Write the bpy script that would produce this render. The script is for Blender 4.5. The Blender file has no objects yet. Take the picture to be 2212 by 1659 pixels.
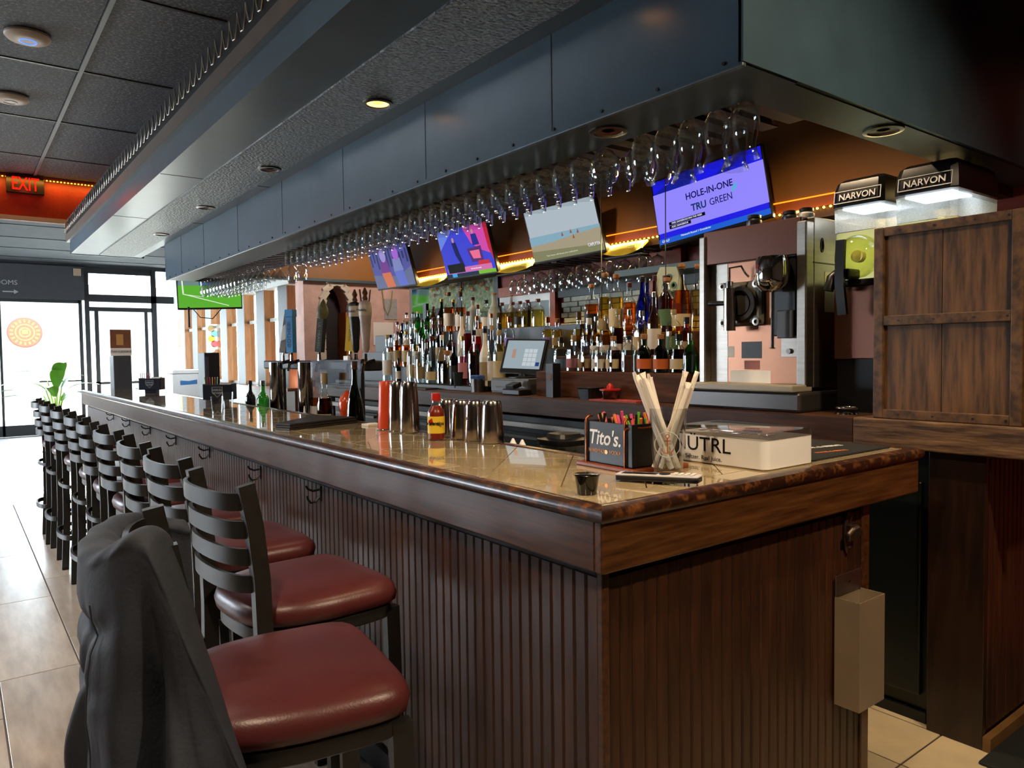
import bpy, bmesh, math, random
from mathutils import Vector, Matrix
random.seed(7)
PI = math.pi
scene = bpy.context.scene
C = scene.collection
# ------------------------------------------------------------------ camera
FPX = 1594.602; YAW, PITCH, ROLL = 0.648214, -0.0412151, 0.0127274
CAM = Vector((-1.06315, -1.10063, 1.39))
_f = Vector((math.sin(YAW)*math.cos(PITCH), math.cos(YAW)*math.cos(PITCH), math.sin(PITCH)))
_r0 = Vector((math.cos(YAW), -math.sin(YAW), 0)); _d0 = _f.cross(_r0)
_r = math.cos(ROLL)*_r0 + math.sin(ROLL)*_d0; _d = -math.sin(ROLL)*_r0 + math.cos(ROLL)*_d0
cam_data = bpy.data.cameras.new('camera'); cam = bpy.data.objects.new('camera', cam_data); C.objects.link(cam)
cam_data.sensor_width = 36; cam_data.lens = FPX/2212*36; cam_data.clip_end = 200; cam_data.clip_start = 0.02
cam.matrix_world = Matrix(((_r.x, -_d.x, -_f.x, CAM.x), (_r.y, -_d.y, -_f.y, CAM.y), (_r.z, -_d.z, -_f.z, CAM.z), (0, 0, 0, 1)))
scene.camera = cam
# ------------------------------------------------------------------ world, sun, exposure
w = bpy.data.worlds.new('sky'); scene.world = w; w.use_nodes = True
bg = w.node_tree.nodes['Background']; bg.inputs[0].default_value = (0.80, 0.90, 1.0, 1); bg.inputs[1].default_value = 30.0
def light(name, kind, loc, energy, color=(1, 1, 1), size=0.1, target=None, spot=None, blend=0.6):
    l = bpy.data.lights.new(name, kind); l.energy = energy; l.color = color
    if kind == 'SUN': l.angle = size
    elif kind == 'AREA': l.size = size
    else: l.shadow_soft_size = size
    if spot: l.spot_size = spot; l.spot_blend = blend
    o = bpy.data.objects.new(name, l); C.objects.link(o); o.location = loc
    if target is not None: o.rotation_euler = (Vector(target)-Vector(loc)).to_track_quat('-Z', 'Y').to_euler()
    return o
light('sun', 'SUN', (0, 30, 20), 90.0, (1, .95, .86), 0.01, (-2.6, 8.5, 13))
# unseen ceiling spots: warm light on the bar end, others added for the floor
light('unseen_room_spot', 'SPOT', (-1.35, -0.55, 3.12), 185, (1, .78, .52), 0.06, (-0.1, 0.9, 0), 1.9, 0.8)
light('unseen_room_spot', 'SPOT', (0.75, -1.5, 3.12), 260, (1, .76, .5), 0.06, (0.8, 0.2, 0), 1.7, 0.8)
light('unseen_room_spot', 'SPOT', (-3.4, 3.0, 3.12), 300, (1, .93, .85), 0.08, (-3.2, 3.0, 0), 2.4, 0.8)
light('wall_fill', 'SPOT', (2.3, -.6, 2.9), 7, (1, .75, .5), 0.05, (2.75, -.1, 2.0), 1.2, 0.8)  # unseen spot, added to brighten the red wall
light('unseen_room_spot', 'SPOT', (-1.5, 2.2, 3.12), 150, (1, .9, .78), 0.08, (-1.4, 2.2, 0), 2.2, 0.8)  # unseen, added to brighten the walkway floor
light('unseen_room_spot', 'SPOT', (-1.5, 5.0, 3.12), 150, (1, .94, .88), 0.08, (-1.4, 5.0, 0), 2.2, 0.8)  # same again, added for the floor farther along
scene.view_settings.view_transform = 'Standard'; scene.view_settings.look = 'None'
scene.view_settings.exposure = 0.0; scene.view_settings.gamma = 1.0; scene.view_settings.use_curve_mapping = False
cy = scene.cycles
cy.max_bounces = 10; cy.diffuse_bounces = 4; cy.glossy_bounces = 4; cy.transmission_bounces = 8; cy.transparent_max_bounces = 64
cy.caustics_reflective = False; cy.caustics_refractive = False; cy.sample_clamp_indirect = 4.0; cy.blur_glossy = 0.5

# ------------------------------------------------------------------ pixel to place helpers (2212 x 1659 frame)
def ray(u, v): return _f + _r*((u-1106)/FPX) + _d*((v-829.5)/FPX)
def onx(u, v, x): d = ray(u, v); return CAM + d*((x-CAM.x)/d.x)
def ony(u, v, y): d = ray(u, v); return CAM + d*((y-CAM.y)/d.y)
def onz(u, v, z): d = ray(u, v); return CAM + d*((z-CAM.z)/d.z)
# ------------------------------------------------------------------ materials
def srgb(h):
    h = h.lstrip('#'); c = [int(h[i:i+2], 16)/255 for i in (0, 2, 4)]
    return tuple((x/12.92 if x <= .04045 else ((x+.055)/1.055)**2.4) for x in c)+(1,)
MATS = {}
def mat(name, col, rough=.5, metal=0, spec=.5, coat=0, noise=0, nscale=8, bump=0, bscale=60, emit=None, estr=0, trans=0, ior=1.45, rnd=0, stretch=(1, 1, 1), col2=None, detail=4, coatr=.05, sheen=0, rlo=.35, rhi=.65):
    if name in MATS: return MATS[name]
    m = bpy.data.materials.new(name); m.use_nodes = True; nt = m.node_tree; b = nt.nodes['Principled BSDF']
    c = srgb(col) if isinstance(col, str) else tuple(col)+(1,)*(4-len(col))
    b.inputs['Base Color'].default_value = c; b.inputs['Roughness'].default_value = rough; b.inputs['Metallic'].default_value = metal
    b.inputs['Specular IOR Level'].default_value = spec; b.inputs['IOR'].default_value = ior; b.inputs['Transmission Weight'].default_value = trans
    b.inputs['Coat Weight'].default_value = coat; b.inputs['Coat Roughness'].default_value = coatr
    if sheen: b.inputs['Sheen Weight'].default_value = sheen
    if emit is not None:
        b.inputs['Emission Color'].default_value = srgb(emit); b.inputs['Emission Strength'].default_value = estr
    L = nt.links.new
    if noise or bump or rnd or col2:
        tc = nt.nodes.new('ShaderNodeTexCoord'); mp = nt.nodes.new('ShaderNodeMapping'); mp.inputs['Scale'].default_value = stretch
        L(tc.outputs['Object'], mp.inputs['Vector'])
        vec = mp.outputs['Vector']
        if rnd:
            oi = nt.nodes.new('ShaderNodeObjectInfo'); ad = nt.nodes.new('ShaderNodeVectorMath'); ad.operation = 'ADD'
            sc_ = nt.nodes.new('ShaderNodeMath'); sc_.operation = 'MULTIPLY'; sc_.inputs[1].default_value = 37
            L(oi.outputs['Random'], sc_.inputs[0]); L(vec, ad.inputs[0]); L(sc_.outputs[0], ad.inputs[1]); vec = ad.outputs[0]
        cout = None
        if noise or col2:
            n = nt.nodes.new('ShaderNodeTexNoise'); n.inputs['Scale'].default_value = nscale; n.inputs['Detail'].default_value = detail; n.inputs['Roughness'].default_value = .6
            L(vec, n.inputs['Vector'])
            r = nt.nodes.new('ShaderNodeValToRGB'); r.color_ramp.elements[0].position = rlo; r.color_ramp.elements[1].position = rhi
            c2 = srgb(col2) if col2 else tuple(min(1, x*(1+noise)) for x in c[:3])+(1,)
            c1 = c if col2 else tuple(x*(1-noise) for x in c[:3])+(1,)
            r.color_ramp.elements[0].color = c1; r.color_ramp.elements[1].color = c2
            L(n.outputs['Fac'], r.inputs['Fac']); cout = r.outputs['Color']
        if rnd:
            hs = nt.nodes.new('ShaderNodeHueSaturation')
            if cout: L(cout, hs.inputs['Color'])
            else: hs.inputs['Color'].default_value = c
            ma = nt.nodes.new('ShaderNodeMapRange'); ma.inputs['To Min'].default_value = 1-rnd; ma.inputs['To Max'].default_value = 1+rnd
            L(oi.outputs['Random'], ma.inputs['Value']); L(ma.outputs['Result'], hs.inputs['Value']); cout = hs.outputs['Color']
        if cout: L(cout, b.inputs['Base Color'])
        if bump:
            n2 = nt.nodes.new('ShaderNodeTexNoise'); n2.inputs['Scale'].default_value = bscale; n2.inputs['Detail'].default_value = 5
            L(vec, n2.inputs['Vector']); bp = nt.nodes.new('ShaderNodeBump'); bp.inputs['Strength'].default_value = bump; bp.inputs['Distance'].default_value = .01
            L(n2.outputs['Fac'], bp.inputs['Height']); L(bp.outputs['Normal'], b.inputs['Normal'])
    MATS[name] = m; return m
def thin(name, tint, refl=.9, rough=.02, base=.04):
    """thin clear glass or a tinted liquid: see-through with a fresnel gloss"""
    if name in MATS: return MATS[name]
    m = bpy.data.materials.new(name); m.use_nodes = True; nt = m.node_tree; nt.nodes.clear(); L = nt.links.new
    o = nt.nodes.new('ShaderNodeOutputMaterial'); mx = nt.nodes.new('ShaderNodeMixShader'); t = nt.nodes.new('ShaderNodeBsdfTransparent')
    g = nt.nodes.new('ShaderNodeBsdfGlossy'); lw0 = nt.nodes.new('ShaderNodeLayerWeight'); lw0.inputs['Blend'].default_value = .5; lw = nt.nodes.new('ShaderNodeMath'); lw.operation = 'POWER'; lw.inputs[1].default_value = 2.2; L(lw0.outputs['Facing'], lw.inputs[0])
    c = srgb(tint) if isinstance(tint, str) else tuple(tint)+(1,)*(4-len(tint))
    t.inputs['Color'].default_value = c; g.inputs['Roughness'].default_value = rough; g.inputs['Color'].default_value = (refl, refl, refl, 1)
    ma = nt.nodes.new('ShaderNodeMath'); ma.operation = 'MULTIPLY_ADD'; ma.inputs[1].default_value = .9; ma.inputs[2].default_value = base; ma.use_clamp = True
    L(lw.outputs[0], ma.inputs[0]); L(ma.outputs[0], mx.inputs[0]); L(t.outputs[0], mx.inputs[1]); L(g.outputs[0], mx.inputs[2]); L(mx.outputs[0], o.inputs['Surface'])
    MATS[name] = m; return m
def glow(name, col, s=1.0): return mat(name, '000000', .6, spec=.2, emit=col, estr=s)
# ------------------------------------------------------------------ mesh builder
class B:
    def __init__(s): s.v = []; s.f = []
    def add(s, vs, fs):
        k = len(s.v); s.v += [tuple(v) for v in vs]; s.f += [tuple(i+k for i in f) for f in fs]; return s
    def box(s, x0, x1, y0, y1, z0, z1, M=None):
        vs = [Vector((x, y, z)) for x in (x0, x1) for y in (y0, y1) for z in (z0, z1)]
        if M is not None: vs = [M@v for v in vs]
        return s.add(vs, [(0, 1, 3, 2), (4, 6, 7, 5), (0, 4, 5, 1), (2, 3, 7, 6), (0, 2, 6, 4), (1, 5, 7, 3)])
    def loft(s, rings, cap=True, closed=True):
        n = len(rings[0]); vs = [v for r in rings for v in r]; fs = []
        for i in range(len(rings)-1):
            for j in range(n if closed else n-1):
                a, b = i*n+j, i*n+(j+1) % n; fs.append((a, b, b+n, a+n))
        if cap: fs.append(tuple(range(n-1, -1, -1))); fs.append(tuple((len(rings)-1)*n+j for j in range(n)))
        return s.add(vs, fs)
    def lathe(s, prof, c=(0, 0, 0), n=20, cap=True, M=None, sq=0, sx=1, sy=1):
        rings = []
        for r, z in prof:
            ring = []
            for j in range(n):
                a = 2*PI*(j+.5)/n; ca, sa = math.cos(a), math.sin(a); k = 1
                if sq: k = 1/max((abs(ca)**sq+abs(sa)**sq)**(1/sq), 1e-6)
                v = Vector((r*ca*k*sx, r*sa*k*sy, z))
                if M is not None: v = M@v
                ring.append(v+Vector(c))
            rings.append(ring)
        return s.loft(rings, cap)
    def cyl(s, p0, p1, r0, r1=None, n=12, cap=True):
        p0, p1 = Vector(p0), Vector(p1); r1 = r0 if r1 is None else r1
        q = (p1-p0).to_track_quat('Z', 'Y').to_matrix()
        return s.loft([[p+q@Vector((r*math.cos(2*PI*j/n), r*math.sin(2*PI*j/n), 0)) for j in range(n)] for p, r in ((p0, r0), (p1, r1))], cap)
    def tube(s, pts, r, n=8, closed=False, sec=None):
        """sweep a round (or given 2-D) section along points"""
        pts = [Vector(p) for p in pts]; rings = []; N = len(pts); up = None
        for i, p in enumerate(pts):
            if closed: t = pts[(i+1) % N]-pts[i-1]
            else: t = pts[min(i+1, N-1)]-pts[max(i-1, 0)]
            t.normalize()
            if up is None:
                up = Vector((0, 0, 1)) if abs(t.z) < .9 else Vector((1, 0, 0))
            u = (up-t*up.dot(t)).normalized(); w_ = t.cross(u); up = u
            rr = r[i] if isinstance(r, (list, tuple)) else r
            if sec: ring = [p+w_*a+u*b for a, b in sec]
            else: ring = [p+w_*(rr*math.cos(2*PI*j/n))+u*(rr*math.sin(2*PI*j/n)) for j in range(n)]
            rings.append(ring)
        if closed: rings.append(rings[0])
        return s.loft(rings, not closed)
    def prism(s, poly, M, h):
        """2-D polygon extruded along local z by h"""
        n = len(poly); M = M or Matrix()
        vs = [M@Vector((a, b, 0)) for a, b in poly]+[M@Vector((a, b, h)) for a, b in poly]
        fs = [tuple(range(n-1, -1, -1)), tuple(range(n, 2*n))]+[(i, (i+1) % n, (i+1) % n+n, i+n) for i in range(n)]
        return s.add(vs, fs)
    def grid(s, fn, nu, nv):
        vs = [fn(i/(nu-1), j/(nv-1)) for i in range(nu) for j in range(nv)]
        return s.add(vs, [(i*nv+j, i*nv+j+1, (i+1)*nv+j+1, (i+1)*nv+j) for i in range(nu-1) for j in range(nv-1)])
    def mesh(s, name, bevel=0, smooth=0, seg=2):
        me = bpy.data.meshes.new(name); bm = bmesh.new()
        vs = [bm.verts.new(v) for v in s.v]
        for f in s.f:
            try: bm.faces.new([vs[i] for i in f])
            except ValueError: pass
        bmesh.ops.remove_doubles(bm, verts=bm.verts, dist=1e-6)
        bmesh.ops.recalc_face_normals(bm, faces=bm.faces)
        if bevel:
            es = [e for e in bm.edges if len(e.link_faces) == 2 and e.calc_face_angle(0) > .6]
            bmesh.ops.bevel(bm, geom=es, offset=bevel, segments=seg, affect='EDGES', profile=.5, clamp_overlap=True)
        bm.to_mesh(me); bm.free()
        if smooth:
            for p in me.polygons: p.use_smooth = True
            me.set_sharp_from_angle(angle=smooth)
        return me
    def build(s, name, m, parent=None, bevel=0, smooth=0, local=False, seg=2):
        """one mesh object; coordinates are world ones unless local, then in the parent's frame"""
        if parent is not None and not local:
            off = parent.location.copy(); p = parent.parent
            while p: off += p.location; p = p.parent
            s.v = [tuple(Vector(v)-off) for v in s.v]
        return link(name, s.mesh(name, bevel, smooth, seg), m, parent)
def link(name, me, m, parent=None):
    o = bpy.data.objects.new(name, me); C.objects.link(o)
    if m is not None and not me.materials: me.materials.append(m)
    if parent is not None: o.parent = parent
    return o
def tag(o, label, cat, group=None):
    o['label'] = label; o['category'] = cat
    if group: o['group'] = group
    return o
def thing(name, label, cat, loc=(0, 0, 0), rotz=0, group=None):
    o = bpy.data.objects.new(name, None); C.objects.link(o); o.location = loc; o.rotation_euler = (0, 0, rotz); o.empty_display_size = .05
    return tag(o, label, cat, group)
def struct(o): o['kind'] = 'structure'; return o
def stuff(o): o['kind'] = 'stuff'; return o
def dup(root, loc=None, rotz=None, label=None, group=None, scale=None):
    r = root.copy(); C.objects.link(r)
    if loc is not None: r.location = loc
    if rotz is not None: r.rotation_euler = (0, 0, rotz)
    if scale is not None: r.scale = scale
    if label: r['label'] = label
    if group: r['group'] = group
    for ch in list(root.children):
        c = ch.copy(); C.objects.link(c); c.parent = r
        for g in ch.children:
            d = g.copy(); C.objects.link(d); d.parent = c
    return r
def frame(o, n, up):
    """matrix: local x right, y up, z along the face normal n"""
    n = Vector(n).normalized(); up = Vector(up); up = (up-n*up.dot(n)).normalized(); r = up.cross(n)
    return Matrix(((r.x, up.x, n.x, o[0]), (r.y, up.y, n.y, o[1]), (r.z, up.z, n.z, o[2]), (0, 0, 0, 1)))
def text_mesh(s, size, align='CENTER', shear=0, extrude=.0006, bold=0):
    cu = bpy.data.curves.new('lettering', 'FONT'); cu.body = s; cu.size = size; cu.align_x = align; cu.align_y = 'CENTER'; cu.shear = shear; cu.extrude = extrude; cu.offset = bold; cu.resolution_u = 3
    o = bpy.data.objects.new('lettering', cu); C.objects.link(o)
    me = bpy.data.meshes.new_from_object(o.evaluated_get(bpy.context.evaluated_depsgraph_get()))
    bpy.data.objects.remove(o); bpy.data.curves.remove(cu); return me
TXT = {}
for key, s, kw in [('exit', 'EXIT', dict(size=.185, bold=.002)), ('titos', "Tito's.", dict(size=.05, shear=.2, bold=.0008)), ('hand', 'HANDMADE    VODKA', dict(size=.0125)),
        ('nutrl', 'N\u00dcTRL', dict(size=.075)), ('nutrl2', 'Vodka Seltzer. Real Juice.', dict(size=.022)), ('narvon', 'NARVON', dict(size=.036, bold=.0006)),
        ('hole', 'HOLE-IN-ONE', dict(size=.072, bold=.001)), ('tru', 'TRU', dict(size=.078, bold=.0022)), ('green', 'GREEN', dict(size=.078)),
        ('cc1', 'FIVES. DANGEROUS MAN THIS WEEK', dict(size=.019)), ('cc2', 'ALEX. DANGEROUS', dict(size=.019)), ('golf', 'GOLF', dict(size=.024)), ('tick', 'Network Round 1 Greenbrier', dict(size=.015)),
        ('sam', 'SAMUEL', dict(size=.032, bold=.0006)), ('adams', 'ADAMS', dict(size=.032, bold=.0006)), ('heaven', "LIL' HEAVEN", dict(size=.03)), ('two', 'GOTHEI8I', dict(size=.04, bold=.0006)),
        ('valen', 'Valentina', dict(size=.018, shear=.3, bold=.0006)), ('818', '818', dict(size=.036, bold=.0006)), ('horn', 'HORNITOS', dict(size=.017)), ('modelo', 'Modelo', dict(size=.03)), ('pacifico', 'Pacifico', dict(size=.028)),
        ('caplyta', 'CAPLYTA', dict(size=.045)), ('cap2', 'Your doctor will discuss your medications', dict(size=.02)), ('rsy', 'R S Y', dict(size=.02)), ('pints', '$5 MODELO PINTS', dict(size=.085)), ('rooms', 'ROOMS', dict(size=.12)),
        ('mat', 'POUR & SERVE', dict(size=.03, bold=.0008)), ('mana', 'MANA', dict(size=.014)), ('toast', 'live from the studio', dict(size=.018))]:
    TXT[key] = text_mesh(s, **kw)
def text(key, name, m, parent, M, mirror=False):
    me = TXT[key].copy(); me.materials.clear(); me.materials.append(m)
    if mirror: M = M@Matrix.Diagonal((-1, 1, 1, 1))
    if parent is not None:
        off = parent.location.copy(); p = parent.parent
        while p: off += p.location; p = p.parent
        M = Matrix.Translation(-off)@M
    me.transform(M); o = link(name, me, None, parent); return o
# shared materials
NAVY = mat('navy_gloss_paint', '3a5061', .34, coat=.25, coatr=.2, noise=.12, nscale=3, bump=.05, bscale=18)
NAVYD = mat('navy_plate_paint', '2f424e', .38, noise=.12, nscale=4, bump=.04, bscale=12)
POP = mat('popcorn_texture', '1c242b', .3, bump=1.0, bscale=70, col2='66747f', nscale=85, detail=2, spec=.9, rlo=.42, rhi=.62)
BLACK = mat('black_plastic', '0d0d0f', .4)
BLACKM = mat('black_satin_metal', '15151a', .42, metal=0, spec=.55)
STOOLM = mat('stool_black_metal', '1b1a18', .42, spec=.6, noise=.2, nscale=40)
VINYL = mat('maroon_vinyl', '4c2021', .36, spec=.5, noise=.12, nscale=6, bump=.06, bscale=220)
STEEL = mat('brushed_steel', '9a948c', .36, metal=1, noise=.08, nscale=6, stretch=(1, 1, 12))
STEELD = mat('dark_steel', '77736e', .34, metal=1)
CHROME = mat('chrome', 'd9d6d2', .07, metal=1)
COPPER = mat('copper', 'b8653c', .22, metal=1)
WHITE = mat('white_plastic', 'ece9e6', .35)
PAPER = mat('white_paper', 'e9e4da', .75)
WOODB = mat('bar_stained_wood', '2b170b', .36, coat=.25, coatr=.2, col2='553319', nscale=5, stretch=(14, 1.0, 14), detail=6, bump=.05, bscale=10, rlo=.3, rhi=.72)
WOODBX = mat('bar_stained_wood_cross', '2f190b', .36, coat=.25, coatr=.2, col2='613c1d', nscale=5, stretch=(1.0, 14, 14), detail=6, bump=.05, bscale=10, rlo=.3, rhi=.72)
NOSE = mat('worn_nosing_wood', '2a140a', .34, coat=.3, coatr=.15, col2='6e4220', nscale=32, stretch=(1, 1, 1), detail=8, bump=.12, bscale=30, rlo=.5, rhi=.66)
SLATW = mat('beadboard_wood', '24120a', .42, coat=.15, coatr=.25, col2='432614', nscale=4, stretch=(10, 10, 1), detail=6, rnd=.18, rlo=.3, rhi=.7)
OAK = mat('oak_panel', '33200f', .5, col2='6e4c2a', nscale=7, stretch=(1, 6, .6), detail=8, rlo=.36, rhi=.66, bump=.08, bscale=20)
OAKF = mat('oak_frame', '33200f', .5, col2='66482a', nscale=4, stretch=(6, 6, 6), detail=6, bump=.08, bscale=20)
GLASS = thin('clear_glass', (.95, .965, .965), 1.0, .04, .07)
# ================================================================== the setting
CEIL = 3.18
FLOORM = mat('floor_plank_tile', '97897a', .3, coat=.4, coatr=.22, spec=.7, col2='b6aa9c', nscale=3, stretch=(6, 1, 1), detail=6, rnd=.12, bump=.03, bscale=6)
GROUT = mat('floor_base', '4d443c', .6, noise=.1)
floor = struct(B().box(-6, 5.2, -3.6, 15.0, -.12, -.004).build('floor', GROUT))
plank = B().box(.003, .302, .003, 1.217, -.004, 0).mesh('plank', .0015, seg=1); plank.materials.append(FLOORM)
for i in range(-9, 0):
    off = ((i*.41) % 1.22)
    for j in range(-2, 12):
        x = -.645+.305*(i+2); y = j*1.22+off-.9
        if x > -.2 and x > .02: continue
        if y+1.22 > 15.0 or x+.305 > .14: continue
        o = link('plank', plank, None, floor); o.location = (x, y, 0)
CREAMT = mat('cream_floor_tile', 'b8a888', .35, noise=.08, nscale=9, rnd=.06)
ctile = B().box(.003, .307, .003, .307, -.004, 0).mesh('tile', .002, seg=1); ctile.materials.append(CREAMT)
for i in range(0, 6):
    for j in range(-2, 4):
        o = link('tile', ctile, None, floor); o.location = (.49+.31*i-.31*2+.62-.31, .05+.31*j-.31+.31, 0)
MATF = mat('dark_rubber', '101614', .7, bump=.3, bscale=200)
tag(B().box(1.62, 2.7, -.95, -.11, .001, .012).build('floor_mat', MATF, bevel=.004), 'dark rubber mat on the floor at the end of the back counter', 'mat')
# ceiling grid
CT = mat('acoustic_tile_dark', '868e97', .75, col2='4a5057', nscale=55, stretch=(1, 1.6, 1), detail=3, bump=.35, bscale=90, rlo=.36, rhi=.5)
CTP = mat('ceiling_plain_dark', '4a4f55', .8, noise=.1)
ceiling = struct(B().box(-6, 5.2, -3.6, 15.0, CEIL+.012, CEIL+.1).build('ceiling', CTP))
ctm = B().box(.015, .595, .015, 1.205, CEIL+.004, CEIL+.012).mesh('ceiling_tile', .003, seg=1); ctm.materials.append(CT)
TB = mat('grid_bar_grey', '666c72', .5)
for i in range(-4, 2):
    for j in range(-1, 6):
        o = link('ceiling_tile', ctm, None, ceiling); o.location = (-.36+.61*i, .58+1.22*j, 0)
for i in range(-4, 3): B().box(-.372+.61*i, -.348+.61*i, -.64, 7.5, CEIL-.006, CEIL+.006).build('grid_bar', TB, ceiling)
TBD = mat('grid_bar_dark', '2b2e32', .5)
for j in range(-1, 7): B().box(-2.8, .86, .57+1.22*j, .59+1.22*j, CEIL-.002, CEIL+.006).build('grid_bar', TBD, ceiling)
for j in range(0, 6): B().box(-2.8, 2.6, 8.3+1.22*j, 8.32+1.22*j, CEIL+.002, CEIL+.012).build('grid_bar', TBD, ceiling)
# walls
RED = mat('red_plaster', '8c2a14', .5, noise=.15, nscale=5, bump=.3, bscale=30)
DARKW = mat('dark_wall_paint', '2b2d33', .6, noise=.1)
TAN = mat('tan_wall', '6d5a48', .7, noise=.1)
BROWN = mat('brown_soffit_paint', '86541c', .55, noise=.08, nscale=3, bump=.06, bscale=25)
wlf = struct(B().box(-6.1, -6, -3.6, 15, -.1, .85).build('wall_left', TAN)); struct(B().box(-6.1, -6, -3.6, 15, 2.5, 3.3).build('wall_left_upper', TAN))
for k in range(8): B().box(-6.1, -6, -3.6+2.6*k, -3.6+2.6*k+(.5 if k > 3 else 2.6), .85, 2.5).build('pier', TAN, wlf)  # open bays between the far piers, unseen, added to let daylight in
struct(B().box(-6, 5.2, -3.7, -3.6, -.1, 3.3).build('wall_near', TAN))
wb = struct(B().box(2.75, 2.85, -3.6, 5.6, 0, CEIL).build('wall_back', RED))
struct(B().box(2.47, 2.75, .15, 5.6, 2.13, CEIL).build('wall_soffit', BROWN))
# openings and finishes on the back wall behind the bottles
ORG = mat('orange_trim', 'b5562e', .5, noise=.1)
FRD = mat('dark_window_frame', '23262a', .45)
PALE = mat('pale_lit_panel', 'b9c2bc', .6, noise=.08, nscale=2)
GRN = mat('garden_green_panel', '6f7f56', .8, col2='a9b08a', nscale=30, bump=.2, bscale=40)
MIRR = mat('mirror_grey', 'a9b3b3', .06, metal=1)
win = struct(B().box(2.735, 2.75, 4.08, 5.6, 1.3, 2.11).build('window_1', MIRR))
for (a, b, c, d) in ((4.08, 5.6, 2.06, 2.11), (4.08, 5.6, 1.66, 1.72), (4.08, 4.14, 1.3, 2.11), (4.66, 4.72, 1.3, 2.11), (5.3, 5.36, 1.3, 1.9)):
    B().box(2.72, 2.74, a, b, c, d).build('window_frame', FRD, win)
B().box(2.728, 2.737, 4.14, 4.66, 1.72, 2.06).build('pane', GRN, win); B().box(2.728, 2.737, 4.72, 5.25, 1.84, 2.06).build('pane', GRN, win)
B().box(2.728, 2.737, 4.72, 5.0, 1.4, 1.66).build('pane', GRN, win)
FL = [mat('flower_white', 'eeeae0', .6), mat('flower_yellow', 'd99a1c', .6), mat('flower_pink', 'c9667a', .6), mat('flower_orange', 'd8701c', .6)]
LEAF = mat('leaf_green', '5c8a2c', .45, noise=.2, nscale=6)
for k in range(26):
    y = 5.2-k*.042; z = 2.0+.035*math.sin(k*2.4)-(.2 if k % 5 == 0 else 0)
    g = thing('silk_flower', ['white', 'yellow', 'pink', 'orange'][k % 4]+' silk flower of the garland along the back window', 'flower', (2.71, y, z), 0, 'silk flowers on the back window')
    p = B()
    for q in range(5):
        a = q*2*PI/5+k; M = Matrix.Translation((0, .012*math.cos(a), .012*math.sin(a)))@Matrix.Rotation(a, 4, 'X')@Matrix.Diagonal((.4, 1, .6, 1))
        p.lathe([(.001, -.011), (.009, -.006), (.012, 0), (.009, .006), (.001, .011)], n=8, M=M)
    p.build('petals', FL[k % 4], g, smooth=1, local=True)
    B().lathe([(.001, -.005), (.005, 0), (.001, .005)], n=8, M=Matrix.Translation((-.006, 0, 0))).build('flower_centre', FL[1], g, smooth=1, local=True)
# orange framed doorway view
d1 = struct(B().box(2.735, 2.75, 3.30, 4.05, 1.13, 1.95).build('door_1', PALE))
for (a, b, c, d) in ((3.30, 3.36, 1.13, 1.95), (3.36, 4.05, 1.87, 1.95)): B().box(2.70, 2.74, a, b, c, d).build('door_frame', ORG, d1)
for (a, b, c, d, m) in ((3.36, 3.39, 1.13, 1.87, STEELD), (3.39, 4.05, 1.81, 1.87, STEELD), (3.66, 3.72, 1.13, 1.81, FRD)): B().box(2.715, 2.74, a, b, c, d).build('inner_frame', m, d1)
# pale split-stone bricks
STONE = mat('pale_stone', 'cbcbb6', .8, noise=.12, nscale=20, rnd=.16, bump=.3, bscale=40)
bk = B().box(-.02, 0, .002, .118, .002, .038).mesh('brick', .003, seg=1); bk.materials.append(STONE)
bk2 = B().box(-.02, 0, .002, .078, .002, .038).mesh('brick', .003, seg=1); bk2.materials.append(STONE)
for r in range(17):
    y = 1.55; k = 0
    while y < 3.24:
        m = bk if (k*7+r*3) % 3 else bk2; L = .12 if m is bk else .08
        if y+L < 3.29:
            o = link('brick', m, None, wb); o.location = (2.75-.004*((k+r) % 3), y+(.03 if r % 2 else 0), 1.14+.04*r)
        y += L; k += 1
B().box(2.72, 2.75, .9, 3.29, 1.82, 1.9).build('trim_3', mat('grey_trim', '5b5f60', .6))
B().box(2.70, 2.75, 2.05, 2.32, 1.13, 2.1).build('trim_4', ORG); B().box(2.70, 2.75, 1.0, 1.55, 1.13, 2.1).build('trim_5', ORG)
TEAL = mat('teal_ledge', '2f464c', .5)
B().box(2.45, 2.75, .2, 2.4, 1.885, 1.925).build('trim_6', TEAL)
B().box(2.47, 2.75, .2, 5.5, 2.06, 2.13).build('trim_7', mat('umber_board', '4a3018', .6))
# far arch wall
PINK = mat('pink_plaster', 'c9a598', .7, noise=.12, nscale=5, bump=.5, bscale=40)
arc = [(2.93, 0), (2.93, 1.95)]+[(3.10-.17*math.cos(a*PI/10), 1.95+.38*math.sin(a*PI/10)) for a in range(1, 10)]+[(3.27, 1.95), (3.27, 0)]
poly = [(2.64, 0)]+arc+[(4.6, 0), (4.6, 2.41), (2.64, 2.41)]
MY = Matrix(((1, 0, 0, 0), (0, 0, 1, 8.3), (0, 1, 0, 0), (0, 0, 0, 1)))
wa = struct(B().prism(poly, MY, .28).build('wall_arch', PINK))
DKB = mat('dark_brown_niche', '1c130f', .6)
B().box(2.9, 3.32, 8.56, 8.6, 0, 2.4).build('niche_back', DKB, wa)
B().box(3.235, 3.268, 8.31, 8.56, 0, 1.98).build('niche_jamb', mat('orange_jamb', 'a8662a', .5), wa)
PST = mat('pale_arch_stone', 'c4b8a4', .8, noise=.1, rnd=.15, bump=.3)
ast = B().box(-.045, .045, -.03, .03, -.07, .07).mesh('stone', .012); ast.materials.append(PST)
for s in (-1, 1):
    for k in range(14):
        o = link('stone', ast, None, wa); o.location = (3.10+s*(.17+.045), 8.29, .1+.145*k if k < 13 else 1.98)
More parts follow.
